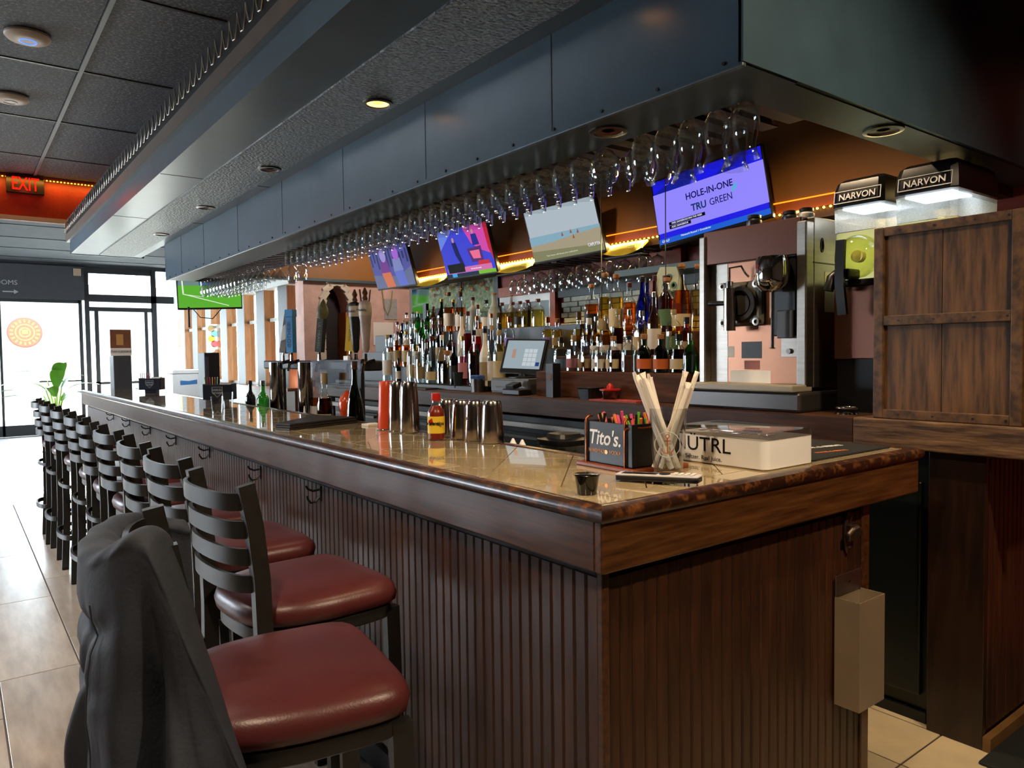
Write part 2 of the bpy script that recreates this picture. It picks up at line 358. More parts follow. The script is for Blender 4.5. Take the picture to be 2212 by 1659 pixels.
for k in range(1, 10):
    a = PI*k/10; o = link('stone', ast, None, wa); o.location = (3.10-.215*math.cos(a), 8.29, 1.95+.43*math.sin(a)); o.rotation_euler = (0, a, 0)
struct(B().box(1.55, 4.6, 8.22, 8.3, 2.41, CEIL).build('wall_header', BROWN))
struct(B().box(1.55, 4.6, 8.2, 8.3, 2.375, 2.41).build('trim_1', TEAL))
struct(B().box(2.75, 4.7, 5.6, 5.68, 0, CEIL).build('wall_return', TAN)); struct(B().box(4.6, 4.7, 5.68, 8.6, 0, CEIL).build('wall_side', PINK))
light('hall_fill', 'POINT', (3.3, 6.9, 2.95), 70, (1, .86, .74), .12)  # unseen point light, added to brighten the pink arch wall
# red beam carrying the exit sign
struct(B().box(-6, 2.6, 7.5, 7.62, 2.75, CEIL).build('wall_beam', RED))
struct(B().box(-6, 2.6, 7.48, 7.5, 2.735, 2.78).build('trim_2', mat('white_trim', 'b9b0a8', .5)))
# window wall on the street side
SASH = mat('window_sash_white', 'b8bcb6', .5); DKP = mat('unlit_post_wood', '1e1814', .5); OKP = mat('lit_post_wood', '8a5a30', .45, noise=.2, nscale=4, stretch=(8, 8, 1))  # post fronts coloured as lamp-lit wood, their sides kept dark
ww = struct(B().box(2.6, 2.75, 8.58, 15, 0, .92).build('wall_windows', mat('sill_wood', '4a2c1a', .4, noise=.2)))
B().box(2.5, 2.8, 8.58, 15, .92, .96).build('window_sill', mat('sill_board', '7a4a2c', .35), ww)
B().box(2.55, 2.8, 8.58, 15, 2.36, 2.62).build('lintel', SASH, ww)
struct(B().box(2.6, 2.75, 8.58, 15, 2.62, CEIL).build('wall_upper', TAN))
for k in range(7):
    y = 8.8+.93*k
    p = B().box(2.6, 2.76, y, y+.35, .96, 2.36).build('post', DKP, ww)
    B().box(2.602, 2.758, y-.012, y, .96, 2.36).build('lit_post_face', OKP, p)
    B().box(2.68, 2.7, y+.35, y+.93, .96, 1.0).build('window_frame', SASH, ww); B().box(2.68, 2.7, y+.35, y+.93, 1.9, 1.95).build('window_frame', SASH, ww)
PANE = thin('window_pane', (.93, .97, .97), .8, .02, .03)
for k in range(7): B().box(2.688, 2.692, 9.15+.93*k, 9.73+.93*k, 1.0, 2.36).build('pane', PANE, ww)
# storefront
SF = mat('bronze_storefront', '22252b', .4)
sf = struct(B().box(-6, 2.75, 15.0, 15.12, 3.12, 3.3).build('wall_front', DARKW))
B().box(-6, -.55, 15.0, 15.12, 0, 3.12).build('infill', DARKW, sf); B().box(-.55, .97, 14.9, 15.12, 2.5, 3.12).build('door_header', DARKW, sf)
d2 = struct(B().box(.97, 1.05, 14.95, 15.07, 0, 3.12).build('door_2', SF))
for b_ in ((-.55, -.45, 0, 2.5), (.87, .93, 0, 2.5), (-.45, .9, 2.44, 2.5), (1.05, 2.75, 2.48, 2.62), (2.13, 2.23, 0, 3.12), (1.05, 2.15, 3.02, 3.12), (1.05, 2.15, 2.3, 2.38), (1.13, 1.2, 0, 2.3), (2.0, 2.06, 0, 2.3), (1.13, 2.06, 0, .26), (-.45, .9, 0, .2), (1.13, 2.06, .9, .95), (2.23, 2.75, .0, .5), (.2, .9, .97, 1.0), (-.38, -.34, 0, 2.44)):
    B().box(b_[0], b_[1], 14.97, 15.05, b_[2], b_[3]).build('window_frame', SF, d2)
for b_ in ((-.34, .87, .2, 2.44), (1.2, 2.0, .26, 2.3), (1.05, 2.13, 2.62, 3.02), (2.23, 2.75, .5, 2.48), (2.23, 2.75, 2.62, 3.12)):
    B().box(b_[0], b_[1], 15.0, 15.006, b_[2], b_[3]).build('pane', PANE, d2)
# outdoors
CONC = mat('concrete', 'b8b4ac', .85, noise=.08, nscale=2)
struct(B().box(-14, 20, 15.12, 34, -.14, -.02).build('floor_pavement', CONC)); struct(B().box(2.9, 20, 8.7, 15.12, -.14, -.02).build('floor_walkway', CONC))
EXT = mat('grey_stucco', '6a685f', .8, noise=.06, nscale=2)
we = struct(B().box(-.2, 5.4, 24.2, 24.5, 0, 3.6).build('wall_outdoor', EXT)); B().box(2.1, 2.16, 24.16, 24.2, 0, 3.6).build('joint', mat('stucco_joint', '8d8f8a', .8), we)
B().cyl((-.1, 24.05, 0), (-.1, 24.05, 3.5), .09, n=14).build('downpipe', mat('pale_blue_pipe', '9fb0c4', .4), we, smooth=.6)
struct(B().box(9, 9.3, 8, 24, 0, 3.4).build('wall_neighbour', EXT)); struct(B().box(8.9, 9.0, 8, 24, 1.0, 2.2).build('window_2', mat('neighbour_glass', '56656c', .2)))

for o_ in list(C.objects):
    if o_.name.startswith('trim_') and o_.parent is None: o_['kind'] = 'structure'
# ================================================================== the bar
BT = 1.065; AP = .14
bar = thing('bar_counter', 'long L-shaped bar counter with beadboard front and tiled top', 'bar counter', (0, 0, 0))
fp = B().box(.045, .50, .045, 7.66, .0, BT-.05).build('front_panel', mat('bar_carcass', '1c0d07', .6), bar)
ep = B().box(.50, 1.16, .045, .42, .0, BT-.05).build('end_panel', MATS['bar_carcass'], bar)
sl = B().prism([(0, 0), (0, .036), (.006, .038), (.008, .034), (.008, .006), (.006, .002), (.004, 0)], None, .84)
sl.v = [(-v[0], v[1], v[2]+.06) for v in sl.v]; slm = sl.mesh('slat'); slm.materials.append(SLATW)
for k in range(190):
    o = link('slat', slm, None, fp); o.location = (.045, .05+.04*k, 0)
sl2 = B(); sl2.add([(v[1], v[0], v[2]) for v in sl.v], sl.f); slm2 = sl2.mesh('slat'); slm2.materials.append(SLATW)
for k in range(27):
    o = link('slat', slm2, None, ep); o.location = (.05+.04*k, .045, 0)
B().box(.03, .05, .03, .05, 0, .93).build('corner_bead', WOODB, bar, bevel=.004); B().box(1.12, 1.165, .03, .44, 0, .93).build('end_stile', WOODB, bar, bevel=.004)
B().box(.02, .045, .045, 7.66, 0, .09).build('kick_board', BLACK, bar)
B().box(.0, .025, .022, 7.7, BT-AP, BT-.022).build('apron', WOODB, bar, bevel=.005)
B().box(-.0005, 1.416, -.001, .024, BT-AP, BT-.022).build('apron', WOODBX, bar, bevel=.005)
B().box(1.39, 1.416, .024, .55, BT-AP, BT-.022).build('apron', WOODB, bar, bevel=.004); B().box(.505, .53, .55, 7.7, BT-.06, BT-.022).build('apron', WOODB, bar, bevel=.004)
B().box(.02, .53, .55, 7.69, BT-.05, BT-.012).build('top_board', mat('tile_bed', '7a5a34', .35), bar); B().box(.02, 1.41, .02, .55, BT-.05, BT-.012).build('top_board', MATS['tile_bed'], bar)
# rounded nosing round the edge
prof = [(-.006, -.03), (-.012, -.022), (-.013, -.010), (-.008, -.001), (.006, .004), (.022, .004), (.034, .0), (.036, -.006), (.036, -.03)]
def nose(a, b, name='nosing'):
    a, b = Vector(a), Vector(b); t = (b-a).normalized(); inn = Vector((-t.y, t.x, 0)) if True else None
    return a, b, inn
def nosing(a, b, inn, ma, mb):
    """moulding from a to b; inn points to the tiled side; ma, mb mitre the ends"""
    a, b, inn = Vector(a), Vector(b), Vector(inn); t = (b-a).normalized()
    r0 = [a+inn*p+Vector((0, 0, q))+t*(p*ma) for p, q in prof]; r1 = [b+inn*p+Vector((0, 0, q))-t*(p*mb) for p, q in prof]
    n = 24; rings = [[r0[i].lerp(r1[i], k/n) for i in range(len(prof))] for k in range(n+1)]
    return B().loft(rings).build('nosing', NOSE, bar, smooth=.7)
nosing((0, 7.7, BT), (0, 0, BT), (1, 0, 0), 0, 1); nosing((0, 0, BT), (1.416, 0, BT), (0, 1, 0), 1, 1)
nosing((1.416, 0, BT), (1.416, .55, BT), (-1, 0, 0), 1, 1); nosing((.53, .55, BT), (.53, 7.7, BT), (-1, 0, 0), 0, 0)
# tiles on the top
TILE = mat('travertine_bar_tile', 'b59f78', .07, spec=.6, coat=1, coatr=.02, col2='cdbb95', nscale=7, detail=6, rnd=.1)
TILEA = mat('dark_accent_tile', '4a3a44', .07, coat=1, coatr=.02)
tb = [o for o in bar.children if o.name.startswith('top_board')][0]
def clip(poly, x0, x1, y0, y1):
    for ax, lim, s in ((0, x0, 1), (0, x1, -1), (1, y0, 1), (1, y1, -1)):
        out = []
        for i in range(len(poly)):
            p, q = poly[i-1], poly[i]; dp, dq = s*(p[ax]-lim), s*(q[ax]-lim)
            if (dp < 0) != (dq < 0):
                t = dp/(dp-dq); out.append((p[0]+(q[0]-p[0])*t, p[1]+(q[1]-p[1])*t))
            if dq >= 0: out.append(q)
        poly = out
        if len(poly) < 3: return []
    return poly
def area(p): return abs(sum(p[i-1][0]*p[i][1]-p[i][0]*p[i-1][1] for i in range(len(p))))/2
def tilepiece(poly, m):
    if len(poly) < 3 or area(poly) < .0006: return
    B().prism(poly, Matrix.Translation((0, 0, BT-.012)), .0125).build('tile', m, tb)
G = .0022; S = .205
ntile = 0
for (x0, x1, y0, y1) in ((.105, .492, .105, 7.69), (.492, 1.38, .105, .50)):
    for i in range(-5, 60):
        for j in range(-45, 30):
            cx = .3+(i+j)*S/2**.5; cy_ = .3+(i-j)*S/2**.5; h = S/2**.5-G
            if cx < x0-h or cx > x1+h or cy_ < y0-h or cy_ > y1+h: continue
            p = clip([(cx-h, cy_), (cx, cy_-h), (cx+h, cy_), (cx, cy_+h)], x0+G, x1-G, y0+G, y1-G)
            tilepiece(p, TILEA if (x0 < .2 and i-j == 3 and (i+j) == 0) else TILE); ntile += 1
for k in range(39):
    y = .105+k*.196
    tilepiece([(.038, y+G), (.105-G, y+G), (.105-G, min(y+.196, 7.69)-G), (.038, min(y+.196, 7.69)-G)], TILE)
for k in range(7):
    x = .105+k*.184; tilepiece([(x+G, .038), (x+.184-G, .038), (x+.184-G, .105-G), (x+G, .105-G)], TILE)
tilepiece([(.038, .038), (.105-G, .038), (.105-G, .105-G), (.038, .105-G)], TILE)
# coat hooks
def hook(y, x=.037, z=.885):
    h = thing('coat_hook', 'small black double coat hook screwed to the bar front', 'hook', (x, y, z), 0, 'coat hooks along the bar front')
    B().box(-.006, 0, -.012, .012, -.03, .03).build('plate', BLACKM, h, bevel=.003, local=True)
    B().tube([(-.004, 0, .015), (-.03, 0, .012), (-.05, 0, .022), (-.058, 0, .035)], .0045, 6).build('upper_prong', BLACKM, h, smooth=1, local=True)
    B().tube([(-.004, 0, -.012), (-.02, 0, -.03), (-.04, 0, -.032), (-.052, 0, -.015), (-.052, 0, -.004)], .0045, 6).build('lower_prong', BLACKM, h, smooth=1, local=True)
for u, v in ((235, 900), (269, 913), (312, 930), (366, 952), (437, 978), (545, 1022), (672, 1068)):
    p = onx(u, v, .0); hook(p.y, .037, p.z)
# bottle opener and cap bin on the end panel
p = ony(1832, 1150, .03)
op = thing('bottle_opener', 'cast metal wall bottle opener screwed to the bar end', 'bottle opener', (p.x, .036, p.z)); op.scale = (1.35, 1.35, 1.35)
OPM = mat('old_cast_metal', '6a5a50', .4, metal=.9, noise=.2)
OF = frame((0, 0, 0), (0, -1, 0), (0, 0, 1))
B().prism([(.014*math.cos(t)*(1+.1*math.cos(2*t)), (.048 if abs(math.sin(t)) > .3 else .03)*math.sin(t)+(0)) for t in [2*PI*k/20 for k in range(20)]], OF, .006).build('plate', OPM, op, bevel=.0015, local=True)
B().prism([(-.026, .004), (-.016, .020), (.004, .024), (.026, .012), (.030, -.006), (.012, -.014), (-.012, -.016)], OF@Matrix.Translation((0, 0, .010))@Matrix.Rotation(.45, 4, 'X'), .012).build('catch', OPM, op, bevel=.004, local=True)
B().prism([(-.010, .018), (.010, .018), (.008, -.004), (-.008, -.004)], OF@Matrix.Translation((0, 0, .004)), .012).build('bridge', OPM, op, bevel=.002, local=True)
for dz in (-.033, .033): B().cyl((0, -.008, dz), (0, -.012, dz), .004, n=8).build('screw', STEELD, op, local=True)
binx0 = 1.05; b0 = ony(1803, 1290, .03); b1 = ony(1858, 1240, .03); bz = ony(1803, 1520, .03)
cb = thing('cap_catcher', 'brushed steel bottle cap bin hung on the bar end', 'cap bin', (b0.x, .03, bz.z))
W = max(.10, b1.x-b0.x); H = b0.z-bz.z
D = .075
ro = lambda i, z: [(i, -D+i, z), (W-i, -D+i, z), (W-i, -i*.2, z), (i, -i*.2, z)]
B().loft([ro(0, 0), ro(0, H), ro(.0025, H), ro(.0025, .004)]).build('bin', mat('bin_steel', 'b8a58a', .32, metal=.6, noise=.08, nscale=5), cb, bevel=.003, local=True)
B().box(0, W, -.004, -.001, H, H+.062).build('back_plate', STEEL, cb, bevel=.0015, local=True)
B().cyl((W/2, -.004, H+.035), (W/2, -.007, H+.035), .004, n=8).build('screw', BLACK, cb, local=True)
# ------------------------------------------------------------------ stools
def make_stool():
    t = thing('bar_stool', 'x', 'bar stool', (0, 0, 0), 0, 'bar stools along the counter')
    # seat cushion: rounded, dished a little, bowed at the back
    def ring(k, z, n=56):
        out = []
        for j in range(n):
            a = 2*PI*j/n; ca, sa = math.cos(a), math.sin(a); e = 7.0 if ca > 0 else 3.0
            q = 1/((abs(ca)**e+abs(sa)**e)**(1/e)); x = .205*k*ca*q; y = .215*k*sa*q*(1 if ca > 0 else 1-.10*abs(ca))
            out.append((x, y, z))
        return out
    B().loft([ring(.93, .712), ring(1.0, .722), ring(1.02, .742), ring(.99, .762), ring(.92, .775), ring(.7, .783), ring(.35, .785), ring(.02, .785)]).build('seat', VINYL, t, smooth=1.2, local=True)
    B().loft([ring(.93, .676), ring(.95, .68), ring(.95, .71), ring(.93, .714)]).build('seat_frame', STOOLM, t, smooth=.6, local=True)
    sec = [(-.013, -.02), (.013, -.02), (.013, .02), (-.013, .02)]
    for s in (-1, 1):
        pts = [(-.205, s*.2, 0), (-.187, s*.19, .35), (-.182, s*.187, .70), (-.185, s*.185, .85), (-.197, s*.182, .98), (-.216, s*.18, 1.085)]
        B().tube(pts, 0, sec=[(-.022, -.012), (.022, -.012), (.022, .012), (-.022, .012)] if False else sec).build('back_post', STOOLM, t, local=True)
        B().tube([(.195, s*.195, 0), (.183, s*.188, .35), (.178, s*.183, .70)], 0, sec=sec).build('leg', STOOLM, t, local=True)
        B().tube([(-.2, s*.192, .24), (.193, s*.192, .24)], 0, sec=[(-.007, -.012), (.007, -.012), (.007, .012), (-.007, .012)]).build('stretcher', STOOLM, t, local=True)
        for px in (-.205, .195): B().box(px-.015, px+.015, s*.2-.018 if px < 0 else s*.195-.018, s*.2+.018 if px < 0 else s*.195+.018, 0, .012).build('foot_cap', BLACK, t, local=True)
    def bow(x, z, w, bulge, hh, name, th=.005):
        pts = [(x-bulge*math.cos(a)**.7 if abs(a) < PI/2-.01 else x, w*math.sin(a), z) for a in [(-PI/2)*(1-2*k/14) for k in range(15)]]
        B().tube(pts, 0, sec=[(-th, -hh/2), (th, -hh/2), (th, hh/2), (-th, hh/2)]).build(name, STOOLM, t, smooth=.5, local=True)
    for z, x in ((.842, -.184), (.909, -.19), (.976, -.197), (1.045, -.208)): bow(x, z, .178, .062, .042, 'ladder_slat')
    bow(-.184, .60, .186, .055, .022, 'brace'); bow(-.19, .285, .193, .07, .03, 'footrest', .006)
    B().tube([(.195, -.19, .30), (.195, .19, .30)], 0, sec=[(-.01, -.015), (.01, -.015), (.01, .015), (-.01, .015)]).build('front_footrest', STOOLM, t, local=True)
    return t
st0 = make_stool()
ORD = ['second', 'third', 'fourth', 'fifth', 'sixth', 'seventh', 'eighth', 'ninth', 'tenth']
spots = [(-.56, .33, -.15), (-.315, .875, .07), (-.305, 1.46, .03), (-.30, 2.0, -.02), (-.30, 2.59, .02), (-.305, 3.14, -.03), (-.30, 3.70, 0), (-.305, 4.35, .02), (-.31, 5.05, 0), (-.32, 5.60, -.03)]
for i, (x, y, a) in enumerate(spots):
    lb = 'black ladder-back bar stool with maroon seat, pulled out with a jacket on its back' if i == 0 else f'black ladder-back bar stool with maroon seat, {ORD[i-1]} in row from the jacket stool'
    s = st0 if i == 0 else dup(st0)
    s.location = (x, y, 0); s.rotation_euler = (0, 0, a); s['label'] = lb
# ------------------------------------------------------------------ jacket over the first stool back
JK = mat('charcoal_jacket_cloth', '262b36', .75, noise=.15, nscale=14, bump=.12, bscale=120)
jk = thing('jacket', 'dark charcoal jacket draped over the back of the pulled-out stool', 'jacket', (-.56, .33, 0), -.15)
path = [(-.16, .215), (-.225, .222), (-.285, .17), (-.315, .06), (-.315, -.05), (-.29, -.14), (-.245, -.20), (-.19, -.232), (-.13, -.246), (-.075, -.252)]
def pth(s):
    k = s*(len(path)-1); i = min(int(k), len(path)-2); f = k-i
    p = [path[max(0, min(len(path)-1, i+q))] for q in (-1, 0, 1, 2)]
    return tuple(.5*((2*p[1][c])+(-p[0][c]+p[2][c])*f+(2*p[0][c]-5*p[1][c]+4*p[2][c]-p[3][c])*f*f+(-p[0][c]+3*p[1][c]-3*p[2][c]+p[3][c])*f**3) for c in (0, 1))
def crease(a): return abs(math.sin(a))**.7
def sst(a, b, x): t = max(0, min(1, (x-a)/(b-a))); return t*t*(3-2*t)
def ztop(v): return 1.052+.045*math.exp(-((v-.66)/.09)**2)-.50*max(0, (v-.70)/.30)**1.2-.03*sst(.2, 0, v)
def gr(v, c, w): return math.exp(-((v-c)/w)**2)
def body(u, v):
    x, y = pth(v); dx, dy = x+.10, y*.9; L = math.hypot(dx, dy); dx, dy = dx/L, dy/L; zt = ztop(v)
    if u < .12:
        k = u/.12; z = zt-.20*(1-k); off = -.052+.010*k
    elif u < .30:   # padded roll over the rail
        k = (u-.12)/.18; a = PI*(1.02-1.12*k); z = zt+.026*math.sin(a); off = -.010+.036*math.cos(a)*1.0
        off += .004*math.sin(v*70+k*9)*math.sin(PI*k)
    else:
        k = (u-.30)/.70; hem = .30+.04*math.sin(v*7+1)
        z = zt-.008-(zt-.008-hem)*k; w = sst(0, .35, k)
        pin = .016*gr(k, .13, .025)*sst(.66, .5, v)+.012*gr(k, .25, .02)*sst(.62, .45, v)     # quilting seams of the back
        off = .026-pin-.004*w+.030*k**1.4*gr(v, .40, .14)+.055*k**1.1*gr(v, .585, .07)+.05*w*(.4+.6*k)*gr(v, .80, .07)-.045*w*gr(v, .695, .028)-.03*w*gr(v, .49, .022)-.028*w*gr(v, .89, .022)+.018*w*gr(v, .95, .03)
        off += w*(.010*math.sin(v*40+k*3)+.007*math.sin(k*11+v*21)+.004*math.sin(k*27-v*33)+.018*(crease(k*3.2-v*13+.4)-.6)*sst(.55, .75, v)+.012*(crease(v*17+k*1.5)-.6))
        return (x+dx*off-.03*k*gr(v, .45, .2), y+dy*off-.03*k*gr(v, .60, .13), z)
    return (x+dx*off, y+dy*off, z)
jb = B().grid(body, 110, 170).build('body', JK, jk, smooth=3, local=True)
sm = jb.modifiers.new('thickness', 'SOLIDIFY'); sm.thickness = .004
hemp = [body(.30+.70*k/30, .545) for k in range(2, 31)]
B().tube([(a-.006, b-.004, c) for a, b, c in hemp], .0014, 6).build('zip_edge', mat('zip_grey', '3a3f48', .5), jk, smooth=1, local=True)
B().box(-.006, .006, -.003, .003, -.008, .008, Matrix.Translation(Vector(body(.62, .70))+Vector((-.01, -.012, 0)))).build('care_tag', PAPER, jk, local=True)
# ================================================================== canopy over the bar
cn = thing('bar_canopy', 'dark blue-grey painted soffit canopy hanging over the bar', 'canopy', (0, 0, 2.1))
YN, YF = .03, 6.2
B().box(-.10, .52, -.6, 7.3, 2.42, 2.5).build('tray_bottom', NAVY, cn)
strip = B().box(.13, .43, -.6, 7.2, 2.412, 2.42).build('popcorn_strip', POP, cn)
B().box(-.104, -.10, -.6, 7.3, 2.42, 2.535).build('fascia', NAVY, cn)
B().box(-.104, .55, 7.28, 7.3, 2.415, 2.53).build('end_fascia', NAVY, cn)
B().box(-.135, -.10, -.6, 7.3, 2.53, 2.54).build('ledge', NAVY, cn)
B().box(-.138, -.134, -.6, 7.3, 2.53, 2.60).build('upper_fascia', mat('bronze_fascia', '574a40', .4, noise=.1), cn)
B().box(-.132, .52, -.6, 7.3, 2.60, 2.74).build('black_core', mat('matte_black_core', '0b0b0c', .9), cn)
B().box(.52, .76, YN, YF, 2.1, 2.125).build('rack_plate', NAVYD, cn)
B().box(.516, .53, YN, YF, 2.1, 2.43).build('inner_fascia', NAVY, cn)
B().box(.53, .70, YN, YF, 2.43, 2.74).build('core', MATS['matte_black_core'], cn)
B().box(.516, .532, YN-.004, YF, 2.093, 2.104).build('edge_strip', mat('edge_strip_metal', '56646e', .28, metal=.6), cn, bevel=.003)
B().box(.516, 3.0, YN-.006, YN+.008, 2.104, 3.1).build('end_face', NAVYD, cn)
B().box(.76, 3.0, YN+.008, .19, 2.1, 2.125).build('end_plate', NAVYD, cn)
B().box(.516, .53, YF-.01, YF, 2.1, 2.43).build('far_face', NAVY, cn)
B().box(.53, 1.2, YF-.012, YF, 2.1, 2.43).build('far_face', NAVY, cn)
NV2 = mat('panel_seam', '141b21', .5)
for y in (.75, 1.55, 2.35, 3.2, 4.05, 4.9, 5.6): B().box(.5145, .516, y, y+.004, 2.11, 2.42).build('seam', NV2, cn)
for y in (3.4, 4.9): B().box(-.10, .516, y, y+.005, 2.4185, 2.42).build('seam', NV2, cn)
clip_ = B().cyl((0, 0, 0), (-.004, 0, 0), .005, n=8).mesh('clip'); clip_.materials.append(BLACK)
for k in range(28):
    o = link('clip', clip_, None, cn); o.location = (.515, .08+.22*k, 2.113-2.1)
# zigzag wire along the outer edge
pts = [(-.145-.004*math.cos(i*PI/3), 0.2-.8+i*(.1/6), 2.665+.048*math.sin(i*PI/3)) for i in range(6*79)]
wire = B().tube(pts, .0035, 5).build('zigzag_wire', mat('silver_wire', 'c8c4ba', .3, metal=.7), cn, smooth=2)
# downlights in the tray
def can(x, y, z, on, lab, e=0):
    t = thing('downlight', lab, 'downlight', (x, y, z), 0, 'recessed downlights of the canopy')
    B().lathe([(.062, 0), (.062, -.006), (.048, -.008), (.044, -.002)], n=28, cap=False).build('trim_ring', STEELD, t, smooth=.5, local=True)
    B().lathe([(.046, -.003), (.036, -.001), (.02, .0), (.001, .0)], n=20, cap=False).build('bulb', glow('warm_bulb', 'ffb560', 5) if on else mat('dead_bulb', '6a4034', .3), t, smooth=1, local=True)
    if e: 
        l = light('downlight_lamp', 'SPOT', (x, y, z-.02), e, (1, .7, .4), .03, (x-.05, y, 0), 1.05, .8)
for u, v, on in ((812, 222, 1), (572, 363, 0), (435, 447, 0), (350, 506, 0)):
    p = onz(u, v, 2.412); can(.35, p.y, 2.412, on, 'lit warm recessed downlight beside the popcorn strip' if on else 'unlit recessed downlight beside the popcorn strip of the canopy', 12 if on else 0)
can(.35, .45, 2.412, 1, 'lit warm recessed downlight of the canopy above the bar corner', 42)
p = onz(1950, 270, 2.1); can(p.x, .10, 2.1, 0, 'dark recessed downlight in the end plate of the canopy'); can(.64, .62, 2.1, 0, 'small dark recessed fitting in the canopy rack plate')
# under-canopy warm lamps over the aisle
for y in (.9, 2.6, 4.3): light('aisle_lamp', 'SPOT', (1.45, y, 2.9), 95, (1, .74, .46), .05, (1.9, y, 1.0), 1.9, .8)
# glass rack slats
rk = thing('glass_rack', 'slatted wooden stemware rack under the canopy', 'glass rack', (.95, 3.1, 2.13))
RW = mat('purple_tint_wood', '4a3540', .5, noise=.2)  # wood tinted purple, the purple light on the slats put into it
rail = B().prism([(-.03, 0), (.03, 0), (.03, .006), (.006, .008), (.006, .03), (-.006, .03), (-.006, .008), (-.03, .006)], Matrix(((0, 0, 1, -.2), (1, 0, 0, 0), (0, 1, 0, 0), (0, 0, 0, 1))), .40).mesh('rail'); rail.materials.append(RW)
for k in range(60):
    o = link('rail', rail, None, rk); o.location = (.0, .17+.1*k-3.1, 0)
B().box(.75, 1.16, .13, 6.15, 2.16, 2.175).build('backing_board', mat('rack_backing', '2a1c22', .6), rk)
# ------------------------------------------------------------------ hanging glasses (origin at the foot, bowl below)
def gm(name, prof, n=18, t=.0016):
    k0 = 3; inner = [(max(r-t, .001), z) for r, z in prof[k0:][::-1]]
    full = prof+[(prof[-1][0]+.0006, prof[-1][1]+.0012), (prof[-1][0]-t*.5, prof[-1][1]+.002)]+inner+[(.0006, prof[k0][1]+.003)]
    return B().lathe([(r, -z) for r, z in full], n=n, cap=False).mesh(name, smooth=1.2)
FOOT = [(.0005, .004), (.034, .002), (.034, 0), (.012, .004), (.005, .012)]
GM = {
 'tulip': gm('tulip', [(.034, 0), (.012, .005), (.010, .018), (.022, .030), (.038, .055), (.042, .085), (.037, .120), (.031, .150), (.034, .168), (.040, .182), (.041, .186)]),
 'snifter': gm('snifter', [(.034, 0), (.008, .005), (.006, .022), (.024, .034), (.050, .065), (.055, .092), (.048, .125), (.040, .142)]),
 'goblet': gm('goblet', [(.036, 0), (.010, .005), (.006, .02), (.010, .032), (.034, .044), (.045, .062), (.047, .090), (.045, .118), (.045, .128)]),
 'wine': gm('wine', [(.034, 0), (.006, .005), (.004, .05), (.006, .075), (.026, .092), (.040, .122), (.039, .155), (.032, .19)]),
 'martini': gm('martini', [(.034, 0), (.006, .004), (.004, .08), (.006, .09), (.056, .152), (.057, .154)]),
 'flute': gm('flute', [(.032, 0), (.005, .005), (.004, .05), (.016, .066), (.034, .10), (.037, .14), (.033, .172), (.034, .19)]),
}
for m in GM.values(): m.materials.append(GLASS)
def glass(kind, x, y, z, label, group):
    return tag(link(kind+'_glass', GM[kind], None), label, 'glass', group)
def hang(kind, x, y, z, label, group):
    o = glass(kind, x, y, z, label, group); o.location = (x, y, z); o.rotation_euler = (0, 0, random.random()*6); return o
ZR = 2.137
GL = {'tulip': 'clear tulip beer glass hung upside down at the corner end of the canopy rack', 'snifter': 'round snifter glass hung upside down among the canopy rack goblets',
      'goblet': 'short wide goblet hung upside down in the packed canopy rack', 'wine': 'wine glass hung upside down at the street end of the canopy rack', 'martini': 'martini glass hung upside down at the street end of the canopy rack', 'flute': 'tall tulip-stemmed glass hung upside down next to the martini glasses'}
for y, xs in ((.22, (.80,)), (.32, (.80, .89)), (.42, (.80,)), (.52, (.80, .89)), (.62, (.80,))):
    for x in xs: hang('tulip', x, y, ZR, GL['tulip'], 'tulip glasses in the rack')
for x, y in ((.985, .72), (.80, .80), (.87, .70)): hang('snifter', x, y, ZR, GL['snifter'], 'snifters in the rack')
for k in range(8, 38):
    y = .12+.1*k
    for x in (.80, .895, .99):
        hang('goblet', x, y, ZR, GL['goblet'], 'goblets in the rack')
for x, y in ((.99, 4.12), (.99, 4.32)): hang('flute', x, y, ZR, GL['flute'], 'flutes in the rack')
for k in range(4):
    for x in (.82, .95): hang('martini', x, 4.45+.13*k, ZR, GL['martini'], 'martini glasses in the rack')
for k in range(11):
    for x in (.80, .895, .99): hang('wine', x, 5.0+.1*k, ZR, GL['wine'], 'wine glasses in the rack')
# back rack
rk2 = thing('glass_rack', 'slatted stemware rack under the brown back soffit', 'glass rack', (2.6, 2.9, 2.05))
rail2 = B().box(-.13, .13, -.03, .03, 0, .02).mesh('rail', .003); rail2.materials.append(RW)
for k in range(16):
    o = link('rail', rail2, None, rk2); o.location = (.01, -.75+.1*k, 0)
for k in range(15):
    for x in (2.53, 2.65):
        hang('wine' if k % 3 else 'goblet', x, 2.2+.1*k, 2.057, 'stemmed glass hung upside down over the back bar shelf between screens', 'glasses under the back soffit')
for k in range(4): hang('goblet', 2.55, 1.38+.1*k, 2.057, 'goblet hung upside down over the back bar beside the frozen drink machine', 'goblets by the machine')
# ================================================================== back bar
CW = mat('back_counter_wood', '24120a', .5, spec=.3, coatr=.15, col2='4a2c18', nscale=5, stretch=(12, 1, 12), detail=6, rlo=.3, rhi=.7)
CWW = mat('worn_back_apron', '3a2414', .6, col2='7a5c40', nscale=4, stretch=(8, 1.2, 10), detail=8, bump=.2, bscale=14, rlo=.42, rhi=.68)
CZ = 1.13
bb = thing('back_counter', 'dark stained wooden back bar counter', 'counter', (2.2, 2.6, 0))
B().box(1.68, 2.70, .36, 5.55, CZ-.03, CZ).build('worktop', CW, bb, bevel=.004)
B().box(1.675, 1.70, .36, 5.55, CZ-.105, CZ-.002).build('apron', CW, bb, bevel=.004)
B().box(1.68, 2.70, -.34, .36, CZ-.03, CZ).build('worktop', CWW, bb, bevel=.004)
B().box(1.675, 1.70, -.34, .358, CZ-.105, CZ-.002).build('apron', CWW, bb, bevel=.004)
